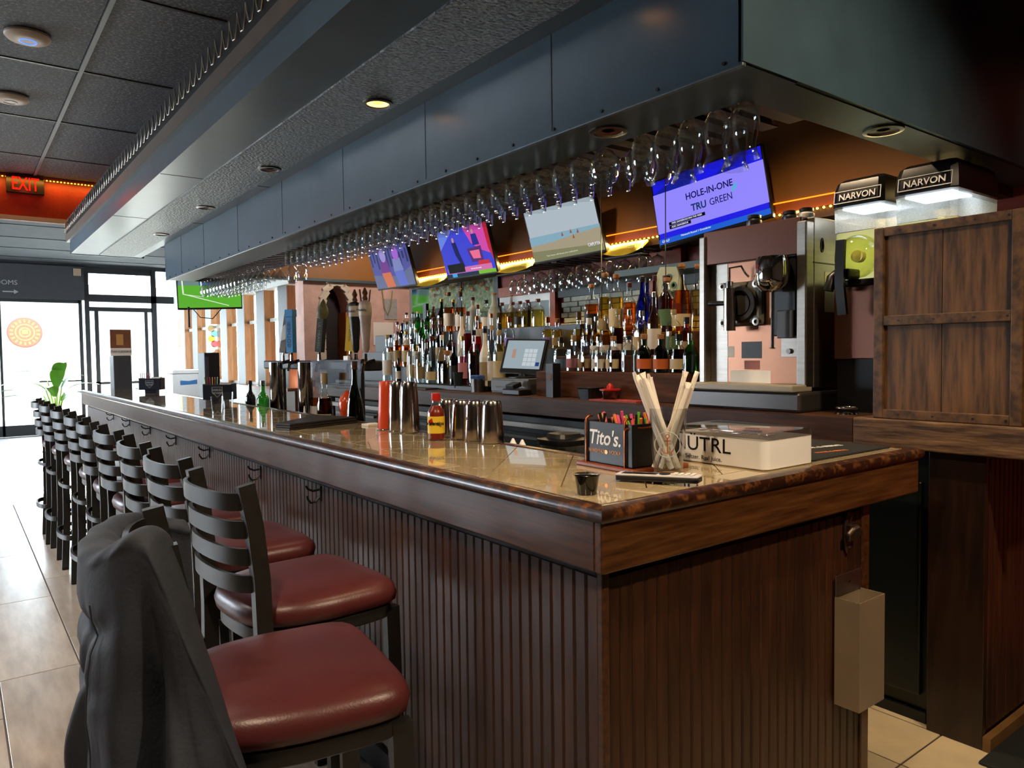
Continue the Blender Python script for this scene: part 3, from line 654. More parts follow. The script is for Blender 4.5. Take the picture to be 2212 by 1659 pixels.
DKB2 = mat('dark_stained_panel', '170c08', .35, coat=.2, col2='2a170e', nscale=4, stretch=(8, 8, 1))
B().box(1.72, 1.745, -.085, .10, 0, CZ-.03).build('side_panel', DKB2, bb, bevel=.003)
e2 = B().box(1.745, 2.72, -.08, -.05, 0, CZ-.03).build('end_panel', DKB2, bb)
for k in range(22):
    o = link('slat', slm2, None, e2); o.location = (1.75+.04*k-2.2, -.08-2.6, 0); o.scale = (1, 1, 1.12)
B().box(1.72, 2.72, -.11, -.085, 0, .05).build('baseboard', mat('gold_worn_wood', '6a4c28', .5, noise=.2), bb)
cooler = thing('back_bar_cooler', 'black under-counter bottle cooler below the back counter', 'cooler', (2.1, 2.4, 0))
COOL = mat('cooler_black', '0e1414', .35)
B().box(1.78, 2.6, .12, 5.4, .04, 1.0).build('body', COOL, cooler, bevel=.006)
for k in range(6):
    B().box(1.755, 1.78, .14+.87*k, .99+.87*k, .10, .90).build('door', COOL, cooler, bevel=.006)
    B().box(1.74, 1.756, .18+.87*k, .95+.87*k, .86, .88).build('handle', STEELD, cooler, bevel=.003)
B().box(1.73, 1.78, 1.6, 5.4, .93, .965).build('steel_rail', STEEL, cooler, bevel=.004)
B().box(1.76, 2.5, .12, 5.4, 0, .04).build('plinth', BLACK, cooler)
# stepped risers
RIS = mat('riser_wood', '3a2012', .65, spec=.2, col2='5a3620', nscale=4, stretch=(10, 1, 10))
T_L = [(1.88, 1.165), (2.02, 1.29), (2.16, 1.42), (2.30, 1.58)]; T_R = [(1.88, 1.28), (2.03, 1.37), (2.18, 1.50), (2.33, 1.50)]
NMS = ['lowest', 'second', 'third', 'top']
for i, (x, z) in enumerate(T_L): tag(B().box(x-.0695, 2.42 if i == 3 else x+.0695, 3.05 if i < 2 else 2.50, 5.45, CZ+.0005, z-.0005).build('bottle_riser', BLACKM, bevel=.003), f'black {NMS[i]} step of the bottle display near the arch', 'riser', 'bottle display steps')
for i, (x, z) in enumerate(T_R[:3]): tag(B().box(x-.0745, 2.42 if i == 2 else x+.0745, 1.28, 2.44, CZ+.0005, z-.0005).build('bottle_riser', RIS, bevel=.004), f'wooden {["low", "middle", "top"][i]} step of the bottle display near the frozen drink machine', 'riser', 'bottle display steps')
# ------------------------------------------------------------------ bottles
BP = {  # unit-height profiles: (radius factor, height); body radius 1 -> r
 'round': [(.9, 0), (1, .01), (1, .56), (.94, .61), (.7, .67), (.42, .72), (.34, .76), (.33, .93), (.37, .935), (.37, .955), (.33, .96)],
 'tall':  [(.9, 0), (1, .01), (1, .50), (.88, .57), (.58, .66), (.36, .74), (.32, .80), (.31, .95), (.36, .955), (.36, .97), (.32, .972)],
 'dome':  [(.9, 0), (1, .02), (1, .50), (.97, .60), (.85, .68), (.6, .74), (.34, .77), (.32, .80), (.32, .90), (.38, .905), (.38, .93), (.32, .932)],
 'bell':  [(.95, 0), (1, .02), (.98, .30), (.86, .48), (.55, .64), (.36, .72), (.3, .80), (.3, .92), (.35, .925), (.35, .95), (.3, .952)],
 'squat': [(.9, 0), (1, .02), (1, .42), (.96, .52), (.75, .62), (.42, .69), (.36, .72), (.36, .84), (.42, .845), (.42, .87), (.36, .872)],
}
CAPH = {'round': .955, 'tall': .968, 'dome': .93, 'bell': .95, 'squat': .87}
GT = {'clear': ((.93, .96, .95), 'clear'), 'green': ((.15, .45, .12), 'green glass'), 'amberg': ((.55, .25, .06), 'brown glass'), 'blue': ((.04, .09, .55), 'cobalt blue glass'), 'dark': ((.05, .05, .05), 'black glass'),
      'frost': ((.75, .77, .76), 'frosted'), 'dgreen': ((.05, .14, .05), 'dark green glass'), 'wine': ((.22, .03, .04), 'dark red glass')}
LT = {'none': None, 'amber': ((.72, .28, .03), 'amber spirit'), 'gold': ((.86, .62, .18), 'golden spirit'), 'red': ((.62, .05, .03), 'red liqueur'), 'water': ((.9, .94, .93), 'clear spirit'), 'brown': ((.25, .09, .03), 'dark brown liqueur'),
      'cream': 'cream', 'pink': ((.75, .35, .42), 'pink liqueur'), 'orange': ((.9, .36, .05), 'orange spirit'), 'yellow': ((.78, .66, .22), 'yellow spirit')}
CPT = {'black': ('black', BLACK), 'cork': ('cork', mat('cork', '9a6a42', .7, noise=.15, nscale=40)), 'maroon': ('maroon', mat('cap_maroon', '4a1418', .4)), 'copper': ('copper', COPPER), 'silver': ('silver', CHROME), 'brown': ('brown', mat('cap_brown', '4a2a1c', .4)),
       'gold': ('gold', mat('cap_gold', 'b08a3c', .3, metal=.9)), 'white': ('white', WHITE), 'tan': ('tan', mat('cap_tan', 'a08c64', .5))}
LBT = {'white': ('white', mat('label_white', 'cfc8bc', .7)), 'black': ('black', mat('label_black', '15130f', .5)), 'cream': ('cream', mat('label_cream', 'c2b088', .7)), 'blue': ('pale blue', mat('label_blue', '7f97b8', .7)), 'pink': ('pink', mat('label_pink', 'b87884', .7)),
       'lilac': ('lilac', mat('label_lilac', '7c6ab8', .6)), 'green': ('green', mat('label_green', '4b6a48', .6)), 'orange': ('orange', mat('label_orange', 'c2602a', .6)), 'tan': ('tan', mat('label_tan', '94805a', .7)), 'no': None}
BC = {}
def bmesh_cached(key, fn, m):
    if key not in BC:
        me = fn(); me.materials.append(m); BC[key] = me
    return BC[key]
def bottle(x, y, z, h, r, kind, gl, lq, cap, lab, place, sq=0, fill=.62, name='bottle', group=None):
    shape = {'round': 'round', 'tall': 'tall slim', 'dome': 'domed', 'bell': 'bell-shaped', 'squat': 'squat'}[kind]
    if sq: shape = 'square'
    desc = f"{shape} {GT[gl][1].replace(' glass', '') if gl != 'clear' else 'clear'} bottle"
    if lq not in ('none', 'cream') and gl in ('clear', 'frost'): desc += f" of {LT[lq][1]}"
    if lq == 'cream': desc = f'{shape} opaque white bottle'
    desc += f", {CPT[cap][0]} cap" + (f", {LBT[lab][0]} label" if LBT[lab] else '') + ', ' + place
    t = thing(name, desc, 'bottle', (x, y, z), random.uniform(-.3, .3) if sq else 0, group or 'liquor bottles on the back bar')
    n = 20; P = BP[kind]; hh = h; k = hh
    gmt = thin('glass_'+gl, GT[gl][0], .95, .03, .05) if lq != 'cream' else mat('milk_white_glass', 'd8d4cc', .3)
    if gl == 'frost' and lq != 'cream': gmt = mat('frosted_glass', 'c9ccc8', .45, trans=.5)
    o = link('glass', bmesh_cached(('g', kind, sq, gmt.name), lambda: B().lathe(P, n=n, sq=sq).mesh('glass', smooth=.9), gmt), None, t); o.scale = (r, r, hh)
    if lq not in ('none', 'cream') and gl in ('clear', 'frost'):
        lm = thin('liquid_'+lq, LT[lq][0], .5, .05, .02); pr_ = [(a*.93, b) for a, b in P if b <= fill*.99]; last = pr_[-1][0]
        o = link('liquid', bmesh_cached(('l', kind, sq, lq, fill), lambda: B().lathe([(a, max(b, .012)) for a, b in pr_]+[(last*.98, fill*.98)], n=n, sq=sq).mesh('liquid', smooth=.9), lm), None, t); o.scale = (r, r, hh)
    if LBT[lab]:
        zb, zt = {'round': (.14, .46), 'tall': (.1, .42), 'dome': (.12, .42), 'bell': (.08, .26), 'squat': (.1, .36)}[kind]
        def lm_():
            rings = []
            for zq in (zb, zt):
                ring = []
                for j in range(11):
                    a = PI*.62+PI*.92*j/10; ca, sa = math.cos(a), math.sin(a); q = 1.0
                    if sq: q = 1/((abs(ca)**sq+abs(sa)**sq)**(1/sq))
                    ring.append((1.012*ca*q, 1.012*sa*q, zq))
                rings.append(ring)
            return B().loft(rings, cap=False, closed=False).mesh('label', smooth=1)
        o = link('label', bmesh_cached(('b', kind, sq, lab), lm_, LBT[lab][1]), None, t); o.scale = (r, r, hh); o.rotation_euler = (0, 0, .35)
    cz = CAPH[kind]; cr = .42 if kind not in ('squat', 'dome') else .5
    rn = [a for a, b in P][-1]
    pc = [(rn*1.08, cz-.05), (rn*1.18, cz-.045), (rn*1.18, 1.0-.004), (rn*1.0, 1.0)] if cap != 'cork' else [(rn*.98, cz-.02), (rn*1.02, cz), (rn*1.3, cz+.004), (rn*1.34, .992), (rn*1.2, 1.0)]
    o = link('cap', bmesh_cached(('c', kind, cap), lambda: B().lathe(pc, n=14).mesh('cap', smooth=.6), CPT[cap][1]), None, t); o.scale = (r, r, hh)
    return t
def place_bottle(u, v, tier, T, spec, place):
    x, z = T[tier]; x = x+spec.get('dx', 0); p = onx(u, v, x); h = max(.2, min(.42, p.z-z))
    return bottle(x, p.y+spec.get('dy', 0), z, h, spec.get('r', .038), spec['k'], spec['g'], spec['l'], spec['c'], spec['b'], place, spec.get('sq', 0), spec.get('f', .62))
def S_(k, g, l, c, b, **kw): d = dict(k=k, g=g, l=l, c=c, b=b); d.update(kw); return d
PL = ['lowest step near arch', 'second step near arch', 'third step near arch', 'top step near arch']
PR = ['low step near drink machine', 'middle step near drink machine', 'top step near drink machine', 'back of machine steps']
LEFT = [
 (836, 723, 0, S_('round', 'clear', 'water', 'tan', 'white', r=.042)), (889, 732, 0, S_('dome', 'clear', 'water', 'black', 'cream', sq=5, r=.036)), (906, 742, 0, S_('dome', 'clear', 'water', 'black', 'tan', sq=5, r=.036)),
 (860, 775, 0, S_('round', 'dark', 'none', 'black', 'white', r=.024)), (932, 726, 0, S_('bell', 'clear', 'water', 'maroon', 'cream', r=.05)), (954, 724, 0, S_('bell', 'clear', 'brown', 'white', 'no', r=.045, f=.42)),
 (965, 757, 0, S_('squat', 'clear', 'gold', 'cork', 'no', r=.05)), (980, 740, 0, S_('round', 'dark', 'none', 'brown', 'black', r=.036)), (999, 726, 0, S_('round', 'clear', 'pink', 'gold', 'pink', r=.036, f=.6)), (1023, 713, 0, S_('round', 'clear', 'brown', 'black', 'no', r=.042)),
 (1047, 709, 0, S_('tall', 'frost', 'cream', 'black', 'tan', r=.04)), (1062, 700, 0, S_('tall', 'clear', 'water', 'tan', 'white', r=.034)), (1078, 713, 0, S_('round', 'clear', 'water', 'tan', 'cream', r=.044)), (920, 732, 0, S_('tall', 'clear', 'water', 'maroon', 'white', r=.034, dx=.05)),
 (843, 723, 1, S_('round', 'clear', 'amber', 'black', 'white', r=.036)), (858, 716, 1, S_('round', 'clear', 'amber', 'brown', 'tan', r=.036)), (877, 716, 1, S_('round', 'clear', 'orange', 'gold', 'cream', r=.036)), (898, 712, 1, S_('tall', 'clear', 'gold', 'tan', 'white', r=.034)),
 (920, 701, 1, S_('dome', 'clear', 'amber', 'black', 'black', r=.04, sq=5)), (936, 700, 1, S_('round', 'dgreen', 'none', 'maroon', 'black', r=.036)), (950, 700, 1, S_('round', 'dark', 'none', 'maroon', 'gold' if 0 else 'tan', r=.038)), (973, 715, 1, S_('round', 'clear', 'red', 'black', 'white', r=.036)),
 (997, 669, 1, S_('tall', 'frost', 'cream', 'black', 'white', r=.036)), (1010, 671, 1, S_('tall', 'clear', 'red', 'maroon', 'no', r=.042)), (1030, 683, 1, S_('tall', 'clear', 'red', 'copper', 'no', r=.034)), (1061, 677, 1, S_('tall', 'clear', 'water', 'copper', 'no', r=.032)), (1079, 698, 1, S_('squat', 'clear', 'gold', 'black', 'cream', r=.036)),
 (858, 695, 2, S_('bell', 'clear', 'amber', 'brown', 'no', r=.04)), (868, 698, 2, S_('round', 'dark', 'none', 'black', 'black', r=.034)), (878, 695, 2, S_('round', 'clear', 'water', 'brown', 'white', r=.034)), (893, 693, 2, S_('round', 'clear', 'water', 'brown', 'no', r=.036)), (912, 690, 2, S_('round', 'green', 'none', 'brown', 'no', r=.036)),
 (936, 686, 2, S_('round', 'dgreen', 'none', 'maroon', 'tan', r=.034)), (950, 686, 2, S_('round', 'amberg', 'none', 'brown', 'black', r=.034)), (1032, 658, 2, S_('round', 'clear', 'amber', 'maroon', 'white', r=.034)), (1100, 684, 2, S_('squat', 'clear', 'water', 'copper', 'lilac', r=.04)), (1183, 685, 2, S_('squat', 'clear', 'gold', 'copper', 'lilac', r=.04)), (1203, 707, 2, S_('squat', 'clear', 'gold', 'cork', 'tan', r=.036)),
 (878, 680, 3, S_('round', 'clear', 'water', 'black', 'blue', r=.038)), (892, 679, 3, S_('round', 'clear', 'water', 'brown', 'no', r=.036)), (903, 673, 3, S_('round', 'green', 'none', 'tan', 'no', r=.042)), (926, 675, 3, S_('round', 'green', 'none', 'brown', 'no', r=.042)), (936, 662, 3, S_('tall', 'amberg', 'none', 'brown', 'tan', r=.034)),
 (954, 646, 3, S_('tall', 'dgreen', 'none', 'gold', 'black', r=.04)), (969, 631, 3, S_('round', 'clear', 'orange', 'brown', 'white', r=.046)), (979, 647, 3, S_('tall', 'dark', 'none', 'gold', 'black', r=.04, dx=.06)), (994, 631, 3, S_('dome', 'clear', 'amber', 'brown', 'white', r=.046)), (1021, 642, 3, S_('round', 'frost', 'water', 'maroon', 'no', r=.042)),
 (1050, 648, 3, S_('dome', 'clear', 'water', 'black', 'white', r=.046)), (1067, 633, 3, S_('bell', 'frost', 'water', 'cork', 'no', r=.055)), (1087, 656, 3, S_('dome', 'clear', 'gold', 'brown', 'no', r=.044)), (1107, 654, 3, S_('dome', 'clear', 'yellow', 'maroon', 'no', r=.046)), (1123, 656, 3, S_('dome', 'clear', 'yellow', 'brown', 'black', r=.046)), (1139, 654, 3, S_('dome', 'clear', 'yellow', 'maroon', 'no', r=.046)), (1162, 657, 3, S_('dome', 'clear', 'yellow', 'brown', 'no', r=.048)), (1104, 637, 3, S_('tall', 'frost', 'water', 'cork', 'no', r=.036, dx=.08)),
]
def spread(rows, T):
    """stand the bottles of each step in two lanes so that none runs into its neighbour"""
    out = []
    for tier in range(4):
        row = sorted([r for r in rows if r[2] == tier], key=lambda r: -r[0]); lanes = []
        for u, v, t, s in row:
            best = None
            for dx in (s.get('dx', 0), -.028, .028, -.034, .034):
                x = T[tier][0]+dx; y = onx(u, v, x).y; need = 0
                for (x2, y2, r2) in lanes:
                    m = s['r']+r2+.001; d2 = m*m-(x-x2)**2
                    if d2 > 0 and abs(y-y2) < d2**.5: need = max(need, y2+d2**.5-y)
                if best is None or need < best[0]-1e-4: best = (need, dx, y)
                if need == 0: break
            need, dx, y = best; s = dict(s); s['dx'] = dx; s['dy'] = min(need, .06); lanes.append((T[tier][0]+dx, y+s['dy'], s['r'])); out.append((u, v, t, s))
    return out
for u, v, t, s in spread(LEFT, T_L): place_bottle(u, v, t, T_L, s, PL[t])
RIGHT = [
 (1212, 728, 0, S_('squat', 'clear', 'water', 'black', 'blue', sq=6, r=.036)), (1239, 724, 0, S_('squat', 'clear', 'water', 'tan', 'pink', sq=6, r=.038)), (1264, 726, 0, S_('squat', 'clear', 'amber', 'silver', 'tan', sq=6, r=.036, f=.35)), (1294, 727, 0, S_('squat', 'clear', 'water', 'silver', 'white', sq=6, r=.036)), (1325, 737, 0, S_('squat', 'clear', 'brown', 'cork', 'cream', sq=6, r=.036)), (1358, 734, 0, S_('dome', 'clear', 'water', 'black', 'no', r=.042)),
 (1391, 722, 0, S_('squat', 'dgreen', 'none', 'cork', 'orange', r=.04)), (1427, 722, 0, S_('squat', 'dgreen', 'none', 'cork', 'orange', r=.04)), (1466, 752, 0, S_('squat', 'clear', 'brown', 'black', 'cream', r=.045)), (1492, 755, 0, S_('squat', 'green', 'none', 'silver', 'no', r=.04)),
 (1250, 674, 1, S_('squat', 'clear', 'gold', 'brown', 'black', r=.038)), (1272, 687, 1, S_('squat', 'clear', 'gold', 'white', 'black', sq=6, r=.04)), (1288, 684, 1, S_('bell', 'clear', 'gold', 'silver', 'white', r=.04)), (1309, 680, 1, S_('bell', 'clear', 'gold', 'tan', 'white', r=.04)), (1334, 670, 1, S_('bell', 'clear', 'brown', 'tan', 'white', r=.042)), (1386, 671, 1, S_('dome', 'clear', 'gold', 'silver', 'cream', sq=6, r=.042)),
 (1413, 631, 1, S_('tall', 'clear', 'gold', 'silver', 'white', r=.038)), (1483, 700, 1, S_('squat', 'amberg', 'none', 'black', 'tan', r=.036)),
 (1278, 614, 2, S_('dome', 'clear', 'orange', 'cork', 'black', r=.048)), (1307, 590, 2, S_('bell', 'clear', 'gold', 'cork', 'tan', r=.055)), (1331, 592, 2, S_('dome', 'clear', 'gold', 'cork', 'cream', r=.046)), (1359, 611, 2, S_('round', 'clear', 'orange', 'maroon', 'no', r=.042)), (1387, 597, 2, S_('bell', 'blue', 'none', 'black', 'no', r=.042)), (1448, 599, 2, S_('dome', 'clear', 'orange', 'cork', 'green', r=.05)), (1487, 568, 2, S_('bell', 'clear', 'orange', 'cork', 'cream', r=.056)), (1506, 571, 2, S_('round', 'clear', 'gold', 'cork', 'no', r=.04, dx=.05)),
 (1414, 595, 3, S_('bell', 'wine', 'none', 'maroon', 'no', r=.04, dx=-.02)), (1437, 595, 3, S_('round', 'wine', 'none', 'maroon', 'no', r=.042)), (1398, 600, 3, S_('round', 'blue', 'none', 'black', 'no', r=.034, dx=.05)),
]
RIGHT += [(1360, 669, 1, S_('dome', 'clear', 'gold', 'silver', 'white', r=.038, id='818')), (1455, 669, 1, S_('dome', 'clear', 'gold', 'tan', 'green', r=.042, id='horn'))]
MK = {}
for u, v, t, s in spread(RIGHT, T_R):
    o_ = place_bottle(u, v, t, T_R, s, PR[t])
    if 'id' in s: MK[s['id']] = o_
b8 = MK['818']; b8['label'] = 'clear bottle with white 818 label on the step near the drink machine'
text('818', 'lettering', LBT['black'][1], b8, frame((b8.location.x-.038, b8.location.y-.0135, b8.location.z+.09), (-1, -.35, 0), (0, 0, 1)))
bh = MK['horn']; bh['label'] = 'clear bottle with upright green HORNITOS label near the drink machine'
text('horn', 'lettering', LBT['cream'][1], bh, frame((bh.location.x-.044, bh.location.y-.016, bh.location.z+.085), (-1, -.35, 0), (-.35, 1, 0))@Matrix.Rotation(0, 4, 'Z'))
# rubber trays under the front row, riser end, small counter things
tag(B().box(1.70, 1.805, 3.6, 5.3, CZ, CZ+.012).build('bar_mat', mat('bar_rubber', '0c0c0d', .6), bevel=.003), 'long black rubber spill mat on the back counter under the front bottles', 'bar mat')
p = onx(1280, 832, 1.76)
fb = thing('fruit_bin', 'low black plastic garnish bin on the back counter beside the red juicer', 'bin', (1.742, p.y, CZ))
B().lathe([(.05, 0), (.056, .06), (.058, .062), (.054, .062), (.048, .006)], n=24, sq=5).build('bin', BLACK, fb, smooth=.5, local=True); B().box(-.055, .055, -.055, .055, .062, .068).build('lid', BLACK, fb, bevel=.003, local=True)
p = onx(1322, 840, 1.76)
jc = thing('citrus_juicer', 'red citrus juicer with clear cup on the back counter', 'juicer', (1.745, p.y, CZ+.0085)); jc.scale = (.8, .8, .8)
REDP = mat('red_plastic', 'b02018', .35)
B().lathe([(.05, 0), (.058, .055), (.055, .055), (.048, .004)], n=24).build('cup', thin('juicer_cup', (.9, .75, .74)), jc, smooth=.6, local=True)
B().lathe([(.058, .055), (.072, .06), (.072, .068), (.05, .066), (.02, .07)], n=24).build('rim', REDP, jc, smooth=.6, local=True); B().lathe([(.026, .066), (.024, .085), (.014, .10), (.002, .108)], n=12).build('reamer', REDP, jc, smooth=.6, local=True)
tag(B().prism([(-.05, -.20), (.045, -.18), (.05, .14), (-.05, .16)], Matrix.Translation((1.745, 1.70, CZ)), .008).build('folded_menu', mat('red_print_paper', 'a03a34', .6, noise=.2, nscale=30)), 'red printed folded menu lying on the back counter under the juicer', 'menu')
# POS terminal on the cash drawer
pc0 = onx(1120, 826, 1.86); cyy = pc0.y
dr = thing('cash_drawer', 'grey steel cash drawer on the back counter under the touchscreen', 'cash drawer', (1.98, cyy+.03, CZ))
DG = mat('drawer_grey', '4a4a4a', .45)
B().box(-.17, .08, -.20, .20, 0, .10).build('body', DG, dr, bevel=.004, local=True); B().box(-.178, -.168, -.195, .195, .012, .088).build('drawer_front', mat('drawer_front', '565656', .4), dr, bevel=.003, local=True)
B().box(-.181, -.176, -.14, .14, .038, .046).build('slot', BLACK, dr, local=True); B().cyl((-.178, 0, .038), (-.186, 0, .038), .012, n=14).build('lock', CHROME, dr, smooth=.5, local=True)
ps = thing('touchscreen_terminal', 'tilted touchscreen till with pale keypad screen on the cash drawer', 'terminal', (1.90, cyy, CZ+.10))
B().lathe([(.09, 0), (.09, .008), (.03, .014), (.022, .05)], n=24, sx=1, sy=1.2).build('stand', BLACK, ps, smooth=.6, local=True)
Mt = frame((-.03, 0, .035), (-.94, -.30, .36), (0.1, 0, 1))
def onM(M, x0, x1, y0, y1, z0, z1): return B().box(x0, x1, y0, y1, z0, z1, M)
onM(Mt, -.165, .165, -.0, .235, -.018, 0).build('tablet', BLACK, ps, bevel=.004, local=True); onM(Mt, -.17, .17, -.004, .239, -.02, -.012).build('bezel', STEELD, ps, bevel=.003, local=True)
scr = onM(Mt, -.145, .145, .028, .222, 0, .001).build('screen', glow('till_screen', 'b8ccd4', .62), ps, local=True)
for r in range(4):
    for c in range(3): onM(Mt, .005+.034*c, .035+.034*c, .048+.03*r, .074+.03*r, .001, .0014).build('key', glow('till_key', 'd8e2e8', .75), scr, local=True)
onM(Mt, .108, .136, .048, .074, .001, .0014).build('key', glow('till_key_blue', '1c4a9c', .5), scr, local=True); onM(Mt, -.09, -.062, .1, .16, .001, .0014).build('logo', glow('till_logo', 'd8a890', .6), scr, local=True)
cr = thing('card_reader', 'black card reader and cable box beside the cash drawer', 'card reader', (1.745, cyy-.13, CZ))
B().box(-.05, .05, -.09, .09, 0, .04).build('base', BLACK, cr, bevel=.008, local=True); B().box(-.02, .05, -.02, .06, 0, .03, Matrix.Translation((-.02, .0, .04))@Matrix.Rotation(-.3, 4, 'Y')).build('keypad', BLACKM, cr, bevel=.004, local=True)
bx = thing('bottle_carton', 'upright black bottle carton with round emblem beside the till', 'carton', (1.745, onx(1195, 800, 1.745).y, CZ))
B().box(-.03, .03, -.032, .032, 0, .2).build('carton', BLACK, bx, bevel=.002, local=True); B().lathe([(.02, 0), (.02, .002)], n=20, M=frame((-.03, -.002, .12), (-1, 0, 0), (0, 0, 1))).build('emblem', mat('emblem_tan', '6a4a34', .5), bx, local=True)
sk = thing('steel_canister', 'steel canister holding blue sponge on the back counter by the till', 'canister', (1.80, onx(1032, 815, 1.80).y, CZ))
B().lathe([(.045, 0), (.05, .09), (.047, .09), (.043, .004)], n=20).build('can', STEELD, sk, smooth=.6, local=True); B().box(-.03, .03, -.045, .045, .07, .115).build('sponge', mat('blue_sponge', '2c4a86', .9, bump=.4, bscale=90), sk, bevel=.006, local=True)
sh = thing('shaker_tin', 'pair of dark ribbed tumblers nested on the spill mat', 'tumbler', (1.84, onx(985, 822, 1.82).y, CZ+.012))
B().lathe([(.03, 0), (.042, .12), (.039, .12), (.028, .004)], n=12).build('tumbler', mat('smoky_plastic', '22282a', .2), sh, smooth=.3, local=True)
# ================================================================== frozen drink machine
fm = thing('frozen_drink_machine', 'tall stainless frozen drink machine on the back counter', 'drink machine', (1.98, .88, CZ))
X0, Y0, Y1 = 1.76, .605, 1.155; ZT = 1.945
B().box(X0+.06, 2.3, Y0, Y1, CZ+.10, ZT).build('body', STEEL, fm, bevel=.004)
for a, b_ in ((Y0, Y0+.045), (Y1-.035, Y1)): B().box(X0, X0+.06, a, b_, CZ+.10, ZT-.02).build('corner_post', STEEL, fm, bevel=.006)
PNL = mat('orange_reflection_steel', 'a87860', .34, metal=.8, noise=.06, nscale=4)  # tint puts the orange wall's reflection into the steel colour
B().box(X0+.045, X0+.058, Y0+.045, Y1-.035, CZ+.10, 1.79).build('front_panel', PNL, fm)
B().box(X0+.01, X0+.06, Y0+.03, Y1-.02, 1.79, ZT).build('header_panel', mat('maroon_brown_panel', '5a3a30', .3, metal=.5), fm, bevel=.004)
B().box(X0+.043, X0+.047, Y1-.13, Y1-.037, CZ+.10, 1.79).build('side_strip', STEEL, fm)
B().box(X0-.10, X0+.05, Y0-.0, Y1+.01, CZ+.085, CZ+.115).build('drip_tray', mat('drip_tray_plastic', '8a8272', .4), fm, bevel=.006)
B().box(X0-.06, 2.28, Y0-.01, Y1+.02, CZ, CZ+.085).build('base', mat('base_dark_steel', '5a5654', .35, metal=.8), fm, bevel=.012)
YC = .93; ZC = 1.60; FX = X0+.045
dk = mat('dark_acrylic_plate', '3a3832', .18)
door = B().box(FX-.03, FX, YC-.105, YC+.105, ZC-.10, ZC+.10).build('door_plate', mat('clear_smoked_door', '6a665a', .15, metal=.2), fm, bevel=.02)
B().lathe([(.078, 0), (.078, .016), (.06, .02), (.055, .006), (.001, .004)], n=32, M=frame((FX-.03, YC, ZC), (-1, 0, 0), (0, 0, 1))).build('door_ring', STEELD, fm, smooth=.6)
B().lathe([(.05, .0), (.05, .010), (.001, .012)], n=28, M=frame((FX-.034, YC, ZC), (-1, 0, 0), (0, 0, 1))).build('sight_glass', dk, fm, smooth=.6)
for sy in (-1, 1):
    for sz in (-1, 1): B().lathe([(.018, 0), (.018, .02), (.009, .021), (.009, .01), (.001, .01)], n=8, M=frame((FX-.032, YC+sy*.088, ZC+sz*.083), (-1, 0, 0), (0, 0, 1))).build('knob', STEEL, fm, smooth=.4)
B().cyl((FX-.075, YC+.03, ZC-.12), (FX-.075, YC+.03, ZC+.07), .026, n=18).build('valve', mat('steel_valve', 'c9bcae', .2, metal=1), fm, smooth=.6)
B().cyl((FX-.075, YC+.03, ZC+.07), (FX-.075, YC+.03, ZC+.10), .016, n=14).build('valve_cap', CHROME, fm, smooth=.6)
B().tube([(FX-.075, YC+.03, ZC+.10), (FX-.075, YC+.03, ZC+.16), (FX-.06, YC-.02, ZC+.165), (FX-.04, YC-.03, ZC+.13), (FX-.02, YC-.03, ZC+.12)], .005, 8).build('valve_arm', CHROME, fm, smooth=1)
B().cyl((FX-.075, YC+.05, ZC+.005), (FX-.075, YC+.14, ZC+.008), .010, .013, n=12).build('lever', BLACK, fm, smooth=.6)
YM = .715
B().box(FX-.03, FX, YM-.055, YM+.06, 1.45, 1.80).build('mixer_backplate', BLACKM, fm, bevel=.006)
B().lathe([(.01, 0), (.045, .006), (.066, .03), (.07, .06), (.07, .13), (.064, .15), (.03, .152)], c=(FX-.085, YM+.02, 1.635), n=28).build('mixer_motor', CHROME, fm, smooth=.6)
B().cyl((FX-.085, YM+.02, 1.645), (FX-.085, YM+.02, 1.40), .007, n=10).build('spindle', CHROME, fm, smooth=.6)
B().lathe([(.007, 0), (.016, .004), (.007, .008)], c=(FX-.085, YM+.02, 1.395), n=10).build('agitator', CHROME, fm, smooth=.6)
B().box(FX-.04, FX-.03, YM-.045, YM+.03, 1.44, 1.56).build('switch_cover', mat('smoke_grey', '3b3a38', .3), fm, bevel=.004)
B().box(FX-.006, FX, YM-.05, YM+.03, 1.36, 1.45).build('switch_plate', STEEL, fm, bevel=.001); B().cyl((FX-.006, YM-.01, 1.385), (FX-.016, YM-.01, 1.385), .011, n=12).build('screw', STEELD, fm, smooth=.6)
for (a, b_, c, d, m) in ((YC+.06, YC+.15, 1.36, 1.41, PAPER), (YC-.085, YC+.02, 1.355, 1.43, BLACK), (YC-.075, YC+.005, 1.305, 1.345, mat('orange_sticker', '8c4a34', .5)), (YC-.13, YC+.08, 1.235, 1.30, PAPER), (YC+.09, YC+.175, 1.49, 1.69, mat('dark_sticker', '4a4450', .5))):
    B().box(FX-.001, FX+.001, a, b_, c, d).build('sticker', m, fm)
B().box(1.9, 2.1, Y0-.002, Y0, 1.55, 1.72).build('sticker', PAPER, fm); B().lathe([(.012, 0), (.012, .003), (.008, .003), (.008, 0)], n=12, M=frame((1.88, Y0, 1.83), (0, -1, 0), (0, 0, 1))@Matrix.Diagonal((1, 2.6, 1, 1))).build('vent_slot', BLACK, fm)
B().box(X0+.05, 2.3, Y0-.003, Y0, 1.752, 1.757).build('seam', BLACK, fm); B().box(2.0, 2.24, .68, 1.08, ZT, ZT+.018).build('top_tray', STEEL, fm, bevel=.004)
